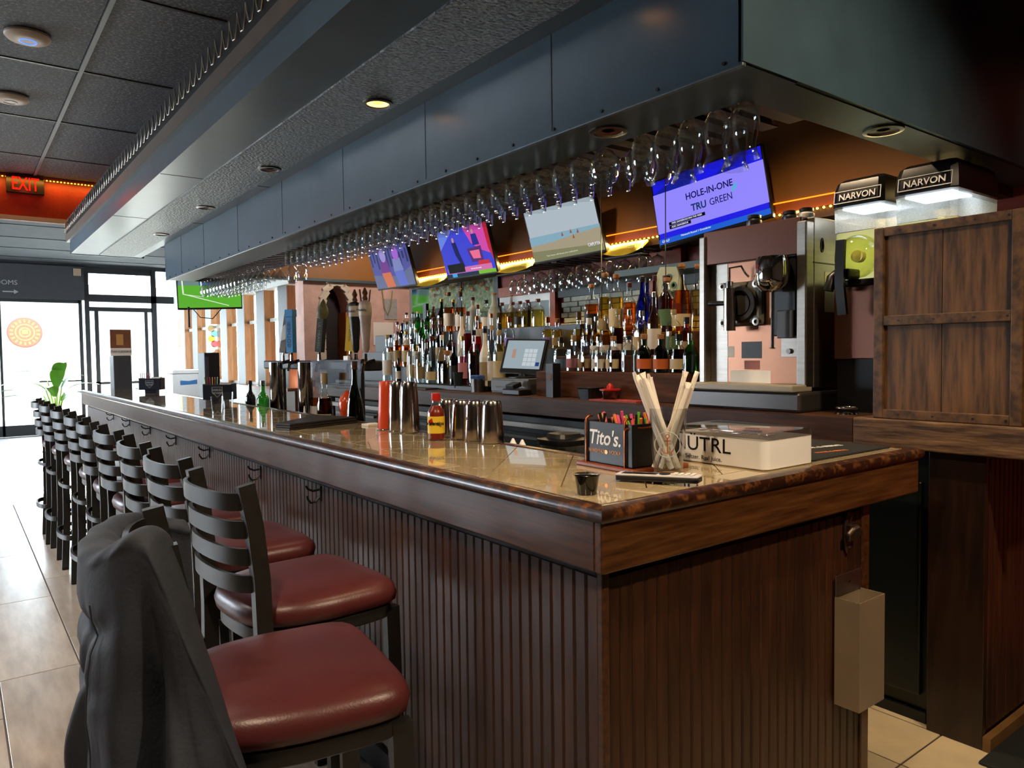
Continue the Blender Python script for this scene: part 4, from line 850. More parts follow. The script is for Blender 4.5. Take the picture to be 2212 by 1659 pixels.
for yy, mm in ((.72, 'a9a39a'), (.80, '1a1a1c'), (.95, '1a1a1c')):
    jar = thing('small_jar', 'small dark lidded jar on top of the frozen drink machine', 'jar', (1.95 if yy < .9 else 1.9, yy, ZT), 0, 'jars on the machine')
    B().lathe([(.03, 0), (.034, .006), (.034, .04), (.026, .05)], n=16).build('jar', mat('jar_'+mm, mm, .3), jar, smooth=.6, local=True); B().lathe([(.028, .05), (.03, .052), (.03, .064), (.02, .068)], n=16).build('lid', BLACK, jar, smooth=.6, local=True)
# ------------------------------------------------------------------ chilled drink dispensers
def juice_mat():
    if 'lemonade' in MATS: return MATS['lemonade']
    m = bpy.data.materials.new('lemonade'); m.use_nodes = True; nt = m.node_tree; nt.nodes.clear()
    o = nt.nodes.new('ShaderNodeOutputMaterial'); a = nt.nodes.new('ShaderNodeBsdfTranslucent'); b = nt.nodes.new('ShaderNodeBsdfPrincipled'); x = nt.nodes.new('ShaderNodeMixShader')
    n = nt.nodes.new('ShaderNodeTexNoise'); n.inputs['Scale'].default_value = 6; r = nt.nodes.new('ShaderNodeValToRGB'); r.color_ramp.elements[0].color = srgb('d2cf9c'); r.color_ramp.elements[1].color = srgb('dedcae')
    nt.links.new(n.outputs['Fac'], r.inputs['Fac']); nt.links.new(r.outputs['Color'], a.inputs['Color'])
    b.inputs['Base Color'].default_value = srgb('b8b868'); b.inputs['Roughness'].default_value = .2; x.inputs[0].default_value = .35
    nt.links.new(a.outputs[0], x.inputs[1]); nt.links.new(b.outputs[0], x.inputs[2]); nt.links.new(x.outputs[0], o.inputs['Surface']); MATS['lemonade'] = m; return m
def scatter_mat():  # added translucent band that catches lamp light so the bowl top looks lit
    if 'lit_scatter_band' in MATS: return MATS['lit_scatter_band']
    m = bpy.data.materials.new('lit_scatter_band'); m.use_nodes = True; nt = m.node_tree; nt.nodes.clear()
    o = nt.nodes.new('ShaderNodeOutputMaterial'); a = nt.nodes.new('ShaderNodeBsdfTranslucent'); b = nt.nodes.new('ShaderNodeBsdfTransparent'); x = nt.nodes.new('ShaderNodeMixShader')
    n = nt.nodes.new('ShaderNodeTexNoise'); n.inputs['Scale'].default_value = 25; mr = nt.nodes.new('ShaderNodeMapRange'); mr.inputs['To Min'].default_value = .3; mr.inputs['To Max'].default_value = .75
    nt.links.new(n.outputs['Fac'], mr.inputs['Value']); nt.links.new(mr.outputs['Result'], x.inputs[0]); a.inputs['Color'].default_value = (.85, .88, .9, 1)
    nt.links.new(a.outputs[0], x.inputs[2]); nt.links.new(b.outputs[0], x.inputs[1]); nt.links.new(x.outputs[0], o.inputs['Surface']); MATS['lit_scatter_band'] = m; return m
def dispenser(y0, y1, label, x=1.88, zj=1.90):
    t = thing('drink_dispenser', label, 'drink dispenser', (x, (y0+y1)/2, CZ), 0)
    w_ = (y1-y0)/2; yc = (y0+y1)/2
    BD = mat('dispenser_black', '0c0c0e', .35); J = juice_mat(); BW = thin('bowl_clear', (.93, .96, .97), .9, .03, .06)
    B().box(x+.02, x+.42, y0, y1, CZ+.22, CZ+.52).build('body', mat('dispenser_steel_orange_sheen', 'a07060', .3, metal=.85), t, bevel=.004)  # steel tinted orange, a reflection put into its colour
    B().box(x-.0, x+.42, y0-.005, y1+.005, CZ+.52, CZ+.545).build('deck', BD, t, bevel=.005); B().box(x+.03, x+.4, y0+.01, y1-.01, CZ, CZ+.22).build('plinth', BD, t)
    def ring(k, z, g=0): return [(x+.19+(.19+g)*k*a, yc+(w_-.004)*k*b, z) for a, b in ((-1, -.8), (-.93, -1), (.93, -1), (1, -.8), (1, .8), (.93, 1), (-.93, 1), (-1, .8))]
    B().loft([ring(.86, CZ+.545), ring(.97, CZ+.60), ring(.98, zj-.03), ring(1.0, zj+.06), ring(1.02, zj+.075)], cap=False).build('bowl', BW, t, smooth=.5)
    B().loft([ring(.84, CZ+.55), ring(.945, CZ+.605), ring(.955, zj-.03)]).build('juice', J, t, smooth=.5)
    B().loft([ring(.985, zj-.028), ring(.998, zj+.05), ring(1.0, zj+.068)], cap=False).build('lit_scatter_band', scatter_mat(), t, smooth=.5)
    M = frame((x+.0, yc, CZ+.635), (-1, 0, 0), (0, 0, 1))
    B().lathe([(.085, -.02), (.085, .02), (.07, .05), (.04, .065), (.001, .07)], n=28, M=M).build('bowl_nose', thin('bowl_nose_glass', (.86, .88, .5), .8, .05, .06), t, smooth=.8)
    B().lathe([(.024, 0), (.024, .03), (.001, .034)], n=16, M=M@Matrix.Translation((.03, -.005, .03))).build('hub', mat('hub_cream', 'cfc98c', .4), t, smooth=.6)
    B().loft([ring(1.02, zj+.075), ring(1.03, zj+.08), ring(1.0, zj+.14), ring(.93, zj+.175), ring(.8, zj+.19)]).build('lid', BD, t, smooth=.4)
    lm = frame((x-.004, yc, zj+.112), (-1, 0, .15), (0, 0, 1))
    text('narvon', 'lettering', WHITE, t, lm@Matrix.Translation((0, 0, .0015)))
    for q in ((-.095, .095, -.024, -.021), (-.095, .095, .024, .027), (-.097, -.094, -.024, .027), (.094, .097, -.024, .027)): onM(lm, q[0], q[1], q[2], q[3], 0, .0015).build('logo_line', WHITE, t)
    # tap with long black handle
    B().tube([(x-.07, yc+.03, CZ+.70), (x-.075, yc+.03, CZ+.62), (x-.085, yc+.025, CZ+.52), (x-.07, yc+.02, CZ+.40)], 0, sec=[(-.018, -.009), (.018, -.009), (.018, .009), (-.018, .009)]).build('tap_handle', BD, t, smooth=.3)
    B().tube([(x+.01, yc+.04, CZ+.57), (x-.03, yc+.06, CZ+.575), (x-.065, yc+.07, CZ+.55), (x-.075, yc+.08, CZ+.50)], [.02, .022, .022, .02], 12).build('spout', BD, t, smooth=.8)
    B().box(x-.075, x+.02, yc-.005, yc+.045, CZ+.545, CZ+.585).build('tap_body', BD, t, bevel=.008)
    light('bowl_fill', 'POINT', (x+.15, yc, zj+.055), .45, (.9, .95, 1), .02); light('bowl_fill', 'POINT', (x+.16, yc, zj-.12), 1.3, (1, 1, .92), .05)  # lower light sits unseen inside the juice, added to make it glow
    B().box(x+.03, x+.2, y0+.03, y1-.03, zj+.066, zj+.074).build('lid_light', glow('lid_led', 'eaf2ff', 3), t)
    return t
dispenser(.345, .562, 'lemonade dispenser with black lid next to the stainless machine')
dispenser(.07, .30, 'lemonade dispenser with black lid half hidden behind the wooden panel', x=1.86, zj=1.90)
wl = thing('ring_tray', 'small chrome ring stand on the counter under the dispenser', 'stand', (1.80, .45, CZ)); B().tube([(.04*math.cos(k*PI/8), .04*math.sin(k*PI/8), .025) for k in range(16)], .004, 8, closed=True).build('ring', CHROME, wl, smooth=1, local=True)
B().lathe([(.045, 0), (.04, .006), (.01, .01)], n=20).build('base', CHROME, wl, smooth=.6, local=True)
# ------------------------------------------------------------------ wooden panel at the counter front
wp = thing('wooden_panel', 'oak framed plank panel standing on the back counter edge', 'panel', (1.70, .055, CZ))
ya, yb, za, zb = -.195, .292, CZ+.001, 1.838
for k, (a, b_) in enumerate(((-.165, .055), (.057, .262))):
    for (c, d) in ((za+.03, 1.475), (1.51, zb-.03)): B().box(1.708, 1.722, a, b_, c, d).build('plank', OAK, wp, bevel=.002)
B().box(1.695, 1.725, yb-.036, yb, za, zb).build('stile', OAKF, wp, bevel=.003); B().box(1.695, 1.725, ya, ya+.036, za, zb).build('stile', OAKF, wp, bevel=.003)
for (c, d) in ((za, za+.034), (zb-.034, zb), (1.475, 1.512)): B().box(1.697, 1.724, ya+.036, yb-.036, c, d).build('rail', OAKF, wp, bevel=.003)
for y in (-.15, -.05, .08, .2):
    for z in (za+.017, zb-.017, 1.493): B().cyl((1.697, y, z), (1.694, y, z), .004, n=8).build('nail', BLACKM, wp)
# ================================================================== televisions
def RT(c, ya, ti, ro):
    c = CAM+(Vector(c)-CAM)*.985; ca, sa = math.cos(ti), math.sin(ti)
    Ry = Matrix(((ca, 0, -sa, 0), (0, 1, 0, 0), (sa, 0, ca, 0), (0, 0, 0, 1)))
    return Matrix.Translation(c)@Matrix.Rotation(ya, 4, 'Z')@Ry@Matrix.Rotation(ro, 4, 'X')@frame((0, 0, 0), (-1, 0, 0), (0, 0, 1))
def tv(M, w_, h, label, screen, bracket=True):
    c = M.translation; t = thing('television', label, 'television', tuple(c))
    B().box(-w_/2, w_/2, -h/2, h/2, -.035, 0, M).build('casing', BLACK, t, bevel=.006)
    B().box(-w_/2+.08, w_/2-.08, -h/2+.09, h/2-.06, -.055, -.034, M).build('back_cover', BLACK, t, bevel=.01)
    s = B().box(-w_/2+.012, w_/2-.012, -h/2+.022, h/2-.012, 0, .001, M).build('screen', screen, t)
    if bracket:
        B().box(-.03, .03, -.03, .03, -.09, -.05, M).build('wall_bracket', BLACKM, t)
    return t, s
def pic(M, s, poly, m, k=1): B().prism(poly, M@Matrix.Translation((0, 0, .001*k)), .0005).build('picture_area', m, s)
def rect(a, b_, c, d): return [(a, c), (b_, c), (b_, d), (a, d)]
def ell(cx, cy_, rx, ry, n=14): return [(cx+rx*math.cos(2*PI*i/n), cy_+ry*math.sin(2*PI*i/n)) for i in range(n)]
# golf advert
M4 = RT((2.36, 1.568, 2.248), .221, .018, -.149); W4, H4 = .675, .397
t4, s4 = tv(M4, W4, H4, 'television showing a blue HOLE-IN-ONE advert above the frozen drink machine', glow('golf_blue', '1a1ae0', 1.0))
pic(M4, s4, rect(-.33, .33, -.118, .112), glow('golf_lilac', '8f83f7', 1.05))
pic(M4, s4, rect(-.33, .33, -.18, -.15), glow('golf_band', '1c62d8', .9))
pic(M4, s4, [(-.33, .112), (-.15, .19), (.0, .19), (-.1, .112)], glow('golf_dark', '1520a0', .9)); pic(M4, s4, [(.05, .112), (.2, .19), (.25, .19), (.14, .112)], glow('golf_dark', '1520a0', .9))
TN = glow('tv_navy_text', '101a80', .4); TW = glow('tv_white_text', 'e8eaff', 1.0)
text('hole', 'lettering', TN, s4, M4@Matrix.Translation((.01, .045, .0022))@Matrix.Diagonal((.62, .72, 1, 1)))
text('tru', 'lettering', glow('tv_teal_text', '20508c', .5), s4, M4@Matrix.Translation((-.06, -.025, .0022))@Matrix.Diagonal((.62, .7, 1, 1))); text('green', 'lettering', TN, s4, M4@Matrix.Translation((.072, -.025, .0022))@Matrix.Diagonal((.56, .7, 1, 1)))
pic(M4, s4, [(.135, -.0), (.15, .03), (.175, .04), (.165, .01), (.145, -.004)], glow('tv_leaf', '58b8e0', .9), 2)
pic(M4, s4, rect(-.255, -.03, -.085, -.066), glow('tv_black', '08080a', .3), 2); pic(M4, s4, rect(-.255, -.12, -.106, -.087), glow('tv_black', '08080a', .3), 2)
text('cc1', 'lettering', TW, s4, M4@Matrix.Translation((-.142, -.0755, .004))@Matrix.Diagonal((.6, .75, 1, 1))); text('cc2', 'lettering', TW, s4, M4@Matrix.Translation((-.188, -.0965, .004))@Matrix.Diagonal((.62, .75, 1, 1)))
text('golf', 'lettering', TW, s4, M4@Matrix.Translation((-.29, -.165, .0022))@Matrix.Diagonal((.8, .8, 1, 1))); text('tick', 'lettering', TW, s4, M4@Matrix.Translation((-.1, -.158, .0022)))
# beach advert
M3 = RT((2.36, 2.81, 2.237), .129, .301, -.038); W3, H3 = .66, .388
t3, s3 = tv(M3, W3, H3, 'television showing a pale beach advert on the brown soffit', glow('beach_sky', 'b9c6d0', .85))
pic(M3, s3, rect(-.323, .323, -.175, .0), glow('beach_sea', '8fb8cc', .8)); pic(M3, s3, [(-.323, -.175), (.323, -.175), (.323, -.02), (.1, -.035), (-.1, -.055), (-.323, -.062)], glow('beach_sand', 'b8ac90', .75), 2)
pic(M3, s3, [(-.323, -.175), (.323, -.175), (.323, -.13), (-.323, -.10)], glow('beach_grass', '9a9a70', .65), 3)
for (a, b_) in ((-.02, -.03), (.06, -.022), (.12, -.03), (.075, -.06)):
    pic(M3, s3, [(a, b_), (a+.02, b_), (a+.012, b_+.03)], glow('beach_people', 'b06a58', .6), 3)
text('caplyta', 'lettering', TW, s3, M3@Matrix.Translation((.245, -.125, .005))@Matrix.Diagonal((.55, .7, 1, 1))); text('cap2', 'lettering', glow('tv_soft_text', 'd8dcc8', .8), s3, M3@Matrix.Translation((-.05, -.145, .005))@Matrix.Diagonal((.85, .8, 1, 1)))
# studio show
M2 = RT((2.376, 4.055, 2.242), .022, .287, .008); W2, H2 = .719, .424
t2, s2 = tv(M2, W2, H2, 'television showing a colourful studio talk show', glow('studio_blue', '3d46d8', .9))
pic(M2, s2, [(.02, .20), (.35, .20), (.35, -.05), (.2, .0), (.1, .06)], glow('studio_pink', 'd84ab0', .9)); pic(M2, s2, [(.30, .20), (.352, .20), (.352, -.1), (.31, .0)], glow('studio_red', 'c0203c', .9), 2)
pic(M2, s2, [(-.35, .04), (-.12, .2), (-.35, .2)], glow('studio_light', '6a86e8', .9), 2); pic(M2, s2, [(.03, .02), (.22, .03), (.22, -.10), (.06, -.09)], glow('studio_desk', '5a2c7c', .8), 3); pic(M2, s2, [(.06, .0), (.19, .0), (.19, -.07), (.09, -.065)], glow('studio_sign', 'e86a90', 1.0), 4)
pic(M2, s2, ell(-.14, .11, .016, .022), glow('tv_skin', 'c89aa8', .8), 4); pic(M2, s2, [(-.17, .09), (-.11, .09), (-.09, .0), (-.05, -.12), (-.09, -.12), (-.15, -.01)], glow('studio_suit', '141c70', .6), 3)
pic(M2, s2, ell(.15, .15, .014, .02), glow('tv_skin', 'c89aa8', .8), 4); pic(M2, s2, [(.12, .13), (.19, .13), (.21, .04), (.12, .04)], glow('studio_suit2', '2032a8', .7), 3)
pic(M2, s2, rect(-.31, .31, -.165, -.12), glow('studio_caption', 'd870b0', .9), 4); pic(M2, s2, rect(-.30, -.06, -.16, -.085), glow('tv_black', '08080a', .3), 5); pic(M2, s2, rect(-.352, .352, -.195, -.168), glow('studio_strip', '123048', .7), 4); pic(M2, s2, rect(.12, .35, -.195, -.165), glow('studio_lime', '7ac030', .9), 5); pic(M2, s2, rect(-.26, -.19, -.195, -.165), glow('studio_cyan', '3aa8e0', .9), 5)
pic(M2, s2, [(.14, -.12), (.30, -.12), (.29, -.09), (.15, -.085)], glow('studio_red2', 'd02838', .9), 5); text('toast', 'lettering', TW, s2, M2@Matrix.Translation((.1, -.143, .007)))
# interview
M1 = RT((2.358, 5.336, 2.247), .047, .296, .004)
t1, s1 = tv(M1, W2, H2, 'television showing two people in an interview nearest the arch', glow('interview_blue', '5a5cae', .75))
pic(M1, s1, [(-.35, -.195), (.35, -.195), (.35, -.02), (.1, -.1), (-.35, -.06)], glow('interview_grey', '6e78a0', .75))
for (cx, c1, c2, c3) in ((-.1, 'a89ae0', '7c3c9c', 'e07850'), (.13, 'b06ae0', '8a94d0', '6a78d8')):
    pic(M1, s1, ell(cx, .115, .055, .065), glow('iv_head'+c1, c1, .8), 3); pic(M1, s1, [(cx-.07, .07), (cx+.06, .07), (cx+.08, -.05), (cx-.09, -.05)], glow('iv_top'+c2, c2, .75), 2); pic(M1, s1, [(cx-.09, -.05), (cx+.07, -.05), (cx+.1, -.195), (cx-.05, -.195)], glow('iv_low'+c3, c3, .8), 2)
for k in range(12): pic(M1, s1, rect(-.34+.058*k, -.31+.058*k, .02+.04*math.sin(k*2), .15+.03*math.cos(k)), glow('iv_crowd', '3a3e78', .6), 1)
# football
cfo = ony(450, 640, 8.0)
Mf = frame((1.385, 8.0, 2.165), (-.10, -1, -.12), (-.04, 0, 1))
t5, s5 = tv(Mf, .72, .42, 'television showing green football pitch hanging near the street windows', glow('pitch_green', '5cae32', 1.0), False)
pic(Mf, s5, rect(-.347, .347, .10, .197), glow('pitch_crowd', '3a4a78', .7)); pic(Mf, s5, rect(-.347, .347, .07, .10), glow('pitch_board', '3f7ab0', .8))
pic(Mf, s5, rect(-.34, -.12, .07, .19), glow('goal_net', '7f9a98', .75), 2)
for q in ([(-.31, .197), (-.295, .197), (-.285, -.02), (-.30, -.02)], [(-.11, .197), (-.095, .197), (-.075, -.06), (-.09, -.06)], [(-.30, -.02), (-.30, -.03), (.2, -.17), (.21, -.165)], [(-.28, -.03), (-.07, -.06), (-.07, -.065), (-.28, -.036)], [(-.02, .03), (.347, .0), (.347, -.006), (-.02, .024)]): pic(Mf, s5, q, glow('pitch_line', 'e6f2e0', 1.0), 3)
pic(Mf, s5, [(.1, .0), (.16, .03), (.2, .07), (.215, .06), (.18, .01), (.21, -.03), (.12, -.03)], glow('keeper_yellow', 'e0c020', 1.0), 4)
B().cyl((1.15, 8.03, 1.74), (1.15, 8.03, 1.98), .012, n=10).build('mount_tail', BLACKM, t5, smooth=.6); B().box(1.30, 1.47, 8.05, 8.10, 2.1, 3.18).build('ceiling_mount', BLACKM, t5)
B().tube([(1.2, 8.04, 1.96), (1.28, 8.04, 1.86), (1.42, 8.04, 1.85), (1.52, 8.04, 1.97)], .006, 6).build('cable', BLACK, t5, smooth=1)
# ------------------------------------------------------------------ LED strip under the soffit, yellow trays, wires
LEDW = glow('warm_led', 'ffc23c', 14)
ls = thing('led_strip', 'warm yellow LED strip along the lower edge of the brown soffit', 'light strip', (2.465, 2.9, 2.13))
B().box(2.458, 2.469, .2, 5.55, 2.165, 2.172).build('lit_edge', glow('led_edge_glow', 'ff9a20', 1.6), ls)  # edge lit by the strip, that light put in as emission
B().box(2.462, 2.47, .2, 5.55, 2.115, 2.165).build('valance', mat('orange_valance', '9a4a14', .5), ls)
b_ = B()
for k in range(150): b_.lathe([(.001, -.006), (.007, -.002), (.007, .002), (.001, .006)], c=(2.455, .22+.0355*k, 2.105), n=6)
stuff(b_.build('led_beads', LEDW, ls))
for y0, y1 in ((.3, 1.2), (1.95, 2.55), (3.2, 3.75), (4.4, 5.1)): 
    l = light('led_glow', 'AREA', (2.44, (y0+y1)/2, 2.10), 6.0, (1, .7, .28), .04, (2.2, (y0+y1)/2, 1.9)); l.data.shape = 'RECTANGLE'; l.data.size_y = .03; l.data.size = y1-y0
YEL = mat('led_yellow_metal', 'a8901c', .35, metal=.4, noise=.08)  # yellow metal with the LED light on it put into the colour
for i, (y0, y1) in enumerate(((4.44, 4.95), (3.2, 3.66), (2.1, 2.44))):
    t = thing('light_tray', ['yellow metal tray under the LED strip beside the interview screen', 'yellow metal tray under the LED strip between the talk show and beach screens', 'yellow metal tray under the LED strip beside the beach screen'][i], 'light tray', (2.4, (y0+y1)/2, 2.03), 0)
    n = 14; top = [(2.455, y0+(y1-y0)*k/n, 2.10) for k in range(n+1)]
    rings = [[(2.45, y0+(y1-y0)*k/n, 2.105), (2.40, y0+(y1-y0)*k/n, 2.04+.012*math.sin(PI*k/n*1.0)), (2.385, y0+(y1-y0)*k/n, 2.01+.03*abs(1-2*k/n)**2), (2.395, y0+(y1-y0)*k/n, 2.008+.03*abs(1-2*k/n)**2), (2.46, y0+(y1-y0)*k/n, 2.09)] for k in range(n+1)]
    B().loft(rings).build('tray', YEL, t, smooth=.5)
    B().box(2.39, 2.46, y0+.01, y1-.01, 2.0, 2.012).build('underside', BLACK, t, bevel=.004); B().box(2.38, 2.392, y0+.05, y0+.11, 2.05, 2.063).build('tab', mat('bright_tab', 'd8c84a', .4), t)
for u in (1299, 1438):
    p = onx(u, 570, 2.2); tag(B().cyl((2.2, p.y, 1.5), (2.2, p.y, 2.95), .003, n=6).build('hanging_rod', STEELD), 'thin steel rod hanging above the bottles '+('beside the blue bottle' if u > 1400 else 'in front of the pale brick'), 'rod')
for y, s in ((4.62, 'talk show'), (3.0, 'beach advert')):
    tag(B().tube([(2.42, y-.35, 2.6), (2.40, y-.36, 2.45), (2.44, y-.34, 2.3), (2.42, y-.35, 2.15)], .006, 6).build('power_cable', BLACK, smooth=1), f'black cables dropping behind the {s} television', 'cable')
dc = thing('wall_plaque', 'cream painted decorative plaque leaning above the red bottles', 'plaque', (2.44, onx(1440, 620, 2.42).y, 1.80))
B().prism([(-.09, -.12), (.09, -.12), (.10, .02), (.07, .10), (-.06, .11), (-.10, .04)], frame((0, 0, 0), (-1, 0, 0), (0, 0, 1)), .012).build('board', mat('plaque_cream', 'b8b890', .6), dc, local=True)
for q in range(5): B().lathe([(.022, 0), (.022, .004), (.012, .004), (.012, 0)], n=14, M=frame((-.012, -.05+.035*(q % 3), -.06+.05*(q//2)), (-1, 0, 0), (0, 0, 1))).build('motif', mat('plaque_green', '4a6a4a', .6), dc, local=True)

tag(B().tube([(2.02, .205, 2.085), (2.02, .215, 2.16), (2.05, .25, 2.4), (2.1, .28, 2.8)], .008, 8).build('power_cable', BLACK, smooth=1), 'black power cable rising from the dispenser lid to the canopy', 'cable')
p = onz(2105, 352, 2.09); ck = thing('clamp_hook', 'silver wire clamp hanging from the canopy end plate', 'clamp', (p.x, p.y+.02, 2.1))
B().tube([(.02*math.cos(k*PI/8)-.03, 0, -.03+.03*math.sin(k*PI/8)) for k in range(16)], .003, 6, closed=True).build('ring', CHROME, ck, smooth=1, local=True)
B().tube([(0, 0, 0), (.01, 0, -.03), (-.02, .02, -.06), (.03, .03, -.05), (.04, .0, -.02)], .006, 8).build('jaw', CHROME, ck, smooth=1, local=True); B().cyl((-.05, 0, -.045), (.06, .02, -.03), .006, n=8).build('bar', STEELD, ck, smooth=.6, local=True)
# ================================================================== things on the bar
def P(u, v): return onz(u, v, BT)
TOP = BT+.0006
def lathe_thing(name, label, cat, loc, parts, group=None, rotz=0):
    t = thing(name, label, cat, loc, rotz, group)
    for nm, prof, m, kw in parts:
        B().lathe(prof, n=kw.get('n', 24), sq=kw.get('sq', 0)).build(nm, m, t, smooth=kw.get('s', .6), local=True)
    return t
TIN = mat('mixing_tin_steel', 'c2b8b0', .16, metal=1)
tinp = [(.043, 0), (.044, .004), (.0405, .06), (.036, .13), (.034, .152), (.031, .156), (.001, .156)]
for i, (u, v, h) in enumerate(((980, 942, .95), (1008, 947, .96), (1040, 951, .97), (1075, 957, 1.0))):
    p = P(u, v); t = lathe_thing('shaker_tin', ['steel mixing tin upturned on the bar edge, next to the hot sauce', 'steel mixing tin upturned on the bar edge, second from the hot sauce', 'steel mixing tin with dark letters upturned on the bar edge', 'steel mixing tin upturned at the blender end of the row'][i], 'shaker', (.487, p.y, TOP), [('tin', [(r, z*h) for r, z in tinp], TIN, {}), ('rim', [(.0435, 0), (.0452, .002), (.0435, .005)], CHROME, {})], 'upturned mixing tins')
    if i == 2: text('rsy', 'lettering', BLACK, t, frame((.487-.031, p.y-.026, TOP+.085), (-.76, -.64, 0), (0, 0, 1)))
ORT = mat('orange_tin', 'c2401c', .3)
p = P(872, 920); lathe_thing('shaker_tin', 'tall orange coated shaker tin upturned on the bar edge', 'shaker', (.448, 1.80, TOP), [('tin', [(r, z*1.36) for r, z in tinp], ORT, {}), ('rim', [(.0435, 0), (.0452, .002), (.0435, .005)], CHROME, {})])
for i, (x, y) in enumerate(((.447, 1.70), (.445, 1.60))): lathe_thing('shaker_tin', ['tall steel shaker tin upturned between the orange tin and hot sauce', 'tall steel shaker tin upturned behind the hot sauce bottle'][i], 'shaker', (x, y, TOP), [('tin', [(r, z*1.36) for r, z in tinp], TIN, {}), ('rim', [(.0435, 0), (.0452, .002), (.0435, .005)], CHROME, {})])
p = P(884, 936); lathe_thing('jigger', 'small brass coloured double jigger on the bar', 'jigger', (p.x, p.y, TOP), [('lower_cup', [(.024, 0), (.018, .03), (.008, .045), (.007, .047)], mat('jigger_metal', 'b8a888', .2, metal=1), {}), ('upper_cup', [(.007, .047), (.012, .056), (.022, .08), (.021, .08), (.008, .05)], MATS['jigger_metal'], {})])
p = P(943, 951)
hs = lathe_thing('hot_sauce_bottle', 'hot sauce bottle with yellow label and red cap on the bar', 'bottle', (p.x, p.y, TOP), [('glass', [(.03, 0), (.0325, .004), (.0325, .105), (.028, .118), (.017, .135), (.0145, .142), (.0145, .158)], thin('sauce_glass', (.92, .9, .86)), {}), ('sauce', [(.029, .003), (.0315, .006), (.0315, .104), (.027, .116), (.017, .131)], mat('hot_sauce', '7a1e08', .3, noise=.15, nscale=40), {}), ('cap', [(.017, .150), (.0175, .152), (.0175, .177), (.015, .179)], REDP, {})])
b_ = B(); b_.loft([[(.0333*math.cos(a), .0333*math.sin(a), z) for a in [PI*.55+PI*1.2*j/18 for j in range(19)]] for z in (.028, .092)], cap=False, closed=False); b_.build('label', mat('yellow_label', 'd8b428', .5), hs, smooth=1, local=True)
text('valen', 'lettering', BLACK, hs, frame((p.x-.0225, p.y-.0258, TOP+.066), (-.657, -.754, 0), (0, 0, 1)))
B().prism([(-.02, .01), (-.005, .02), (0, .0), (-.012, -.008)], frame((-.026, -.0215, .066), (-.78, -.62, 0), (0, 0, 1)), .0006).build('label_mark', REDP, hs, local=True)
# menus
for k in range(3):
    tag(B().prism([(.0, .0), (.04, -.10), (.43, .13), (.39, .28), (.25, .40)] if 0 else [(0, 0), (.035, -.085), (.415, .05), (.33, .31)], Matrix.Translation((.07, 2.14, TOP+.010*k))@Matrix.Rotation(.02*(k-1), 4, 'Z'), .009).build('menu_folder', mat('black_leatherette', '141010', .45, bump=.1, bscale=120), bevel=.002), ['black menu folder at the bottom of the stack on the bar', 'black menu folder in the middle of the stack on the bar', 'black menu folder on top of the stack on the bar'][k], 'menu', 'menu folders on the bar')
# under-bar station with bottles and taps
ub = thing('underbar_station', 'stainless under-bar work station behind the bar', 'work station', (.75, 3.2, 0))
B().box(.545, .98, .75, 6.4, .88, .92).build('worktop', STEEL, ub, bevel=.004); B().box(.56, .96, .78, 6.37, .05, .88).build('cabinet', mat('underbar_dark', '151515', .5), ub)
for y in (.8, 3.2, 6.3): B().box(.58, .62, y, y+.04, 0, .05).build('foot', STEELD, ub)
UZ = .92
def ubottle(u, v, x, spec, place, name='bottle'):
    p = onx(u, v, x); return bottle(x, p.y, UZ, p.z-UZ, spec.get('r', .04), spec['k'], spec['g'], spec['l'], spec['c'], spec['b'], place, spec.get('sq', 0), spec.get('f', .62), name, 'bottles in the under-bar well')
ubottle(700, 806, .66, S_('squat', 'clear', 'brown', 'tan', 'cream', r=.046), 'beside the orange gourd')
ubottle(684, 815, .78, S_('round', 'clear', 'amber', 'tan', 'white', r=.042), 'behind the squat one')
gb = ubottle(765, 780, .62, S_('bell', 'dgreen', 'none', 'brown', 'no', r=.048), 'standing in the under-bar well'); gb['label'] = 'dark green long-necked bottle standing at the end of the menus'
lathe_thing('squeeze_bottle', 'small white squeeze bottle with blue label in the under-bar well', 'bottle', (.62, onx(657, 860, .62).y, UZ), [('bottle', [(.026, 0), (.027, .1), (.02, .11), (.02, .12)], WHITE, {}), ('label', [(.0275, .02), (.0275, .07)], mat('blue_wrap', '3a6ab0', .5), {}), ('nozzle', [(.018, .12), (.006, .135), (.003, .17)], WHITE, {})])
gd = thing('gourd_bottle', 'glossy orange gourd-shaped bottle with amber base by the green bottle', 'bottle', (.64, onx(735, 850, .64).y, UZ))
B().lathe([(.04, 0), (.044, .01), (.044, .10), (.03, .125), (.02, .135)], n=24).build('base_bottle', thin('amber_bottle', (.8, .3, .05), .9, .03, .06), gd, smooth=.7, local=True); B().lathe([(.043, .03), (.0445, .032), (.0445, .085), (.043, .087)], n=24).build('label', mat('gourd_label', 'c8862a', .5), gd, smooth=.4, local=True)
B().lathe([(.02, 0), (.035, .03), (.046, .07), (.05, .105), (.042, .14), (.02, .165), (.006, .18)], c=(.02, -.05, .10), n=24).build('gourd', mat('gourd_orange', 'c4441a', .2, noise=.1), gd, smooth=1, local=True)
for i, (u, v, x) in enumerate(((596, 783, .70), (659, 783, .72))):
    p = onx(u, v, x); lathe_thing('shaker_tin', ['tall polished steel cylinder in the under-bar well near the caddies', 'tall polished steel cylinder in the under-bar well near the blue tap'][i], 'shaker', (x, p.y, UZ), [('cylinder', [(.044, 0), (.045, .003), (.045, (p.z-UZ)), (.042, (p.z-UZ)), (.041, .01)], CHROME, {})])
for i, (u, v, x, sp) in enumerate(((540, 822, .66, S_('round', 'dark', 'none', 'black', 'no', r=.036)), (567, 822, .64, S_('round', 'green', 'none', 'silver', 'no', r=.042)))): ubottle(u, v, x, sp, 'under-bar by the dark caddy')
tr = thing('garnish_tray', 'black garnish tray with napkins at the inner bar edge', 'tray', (.62, onx(575, 868, .62).y, UZ))
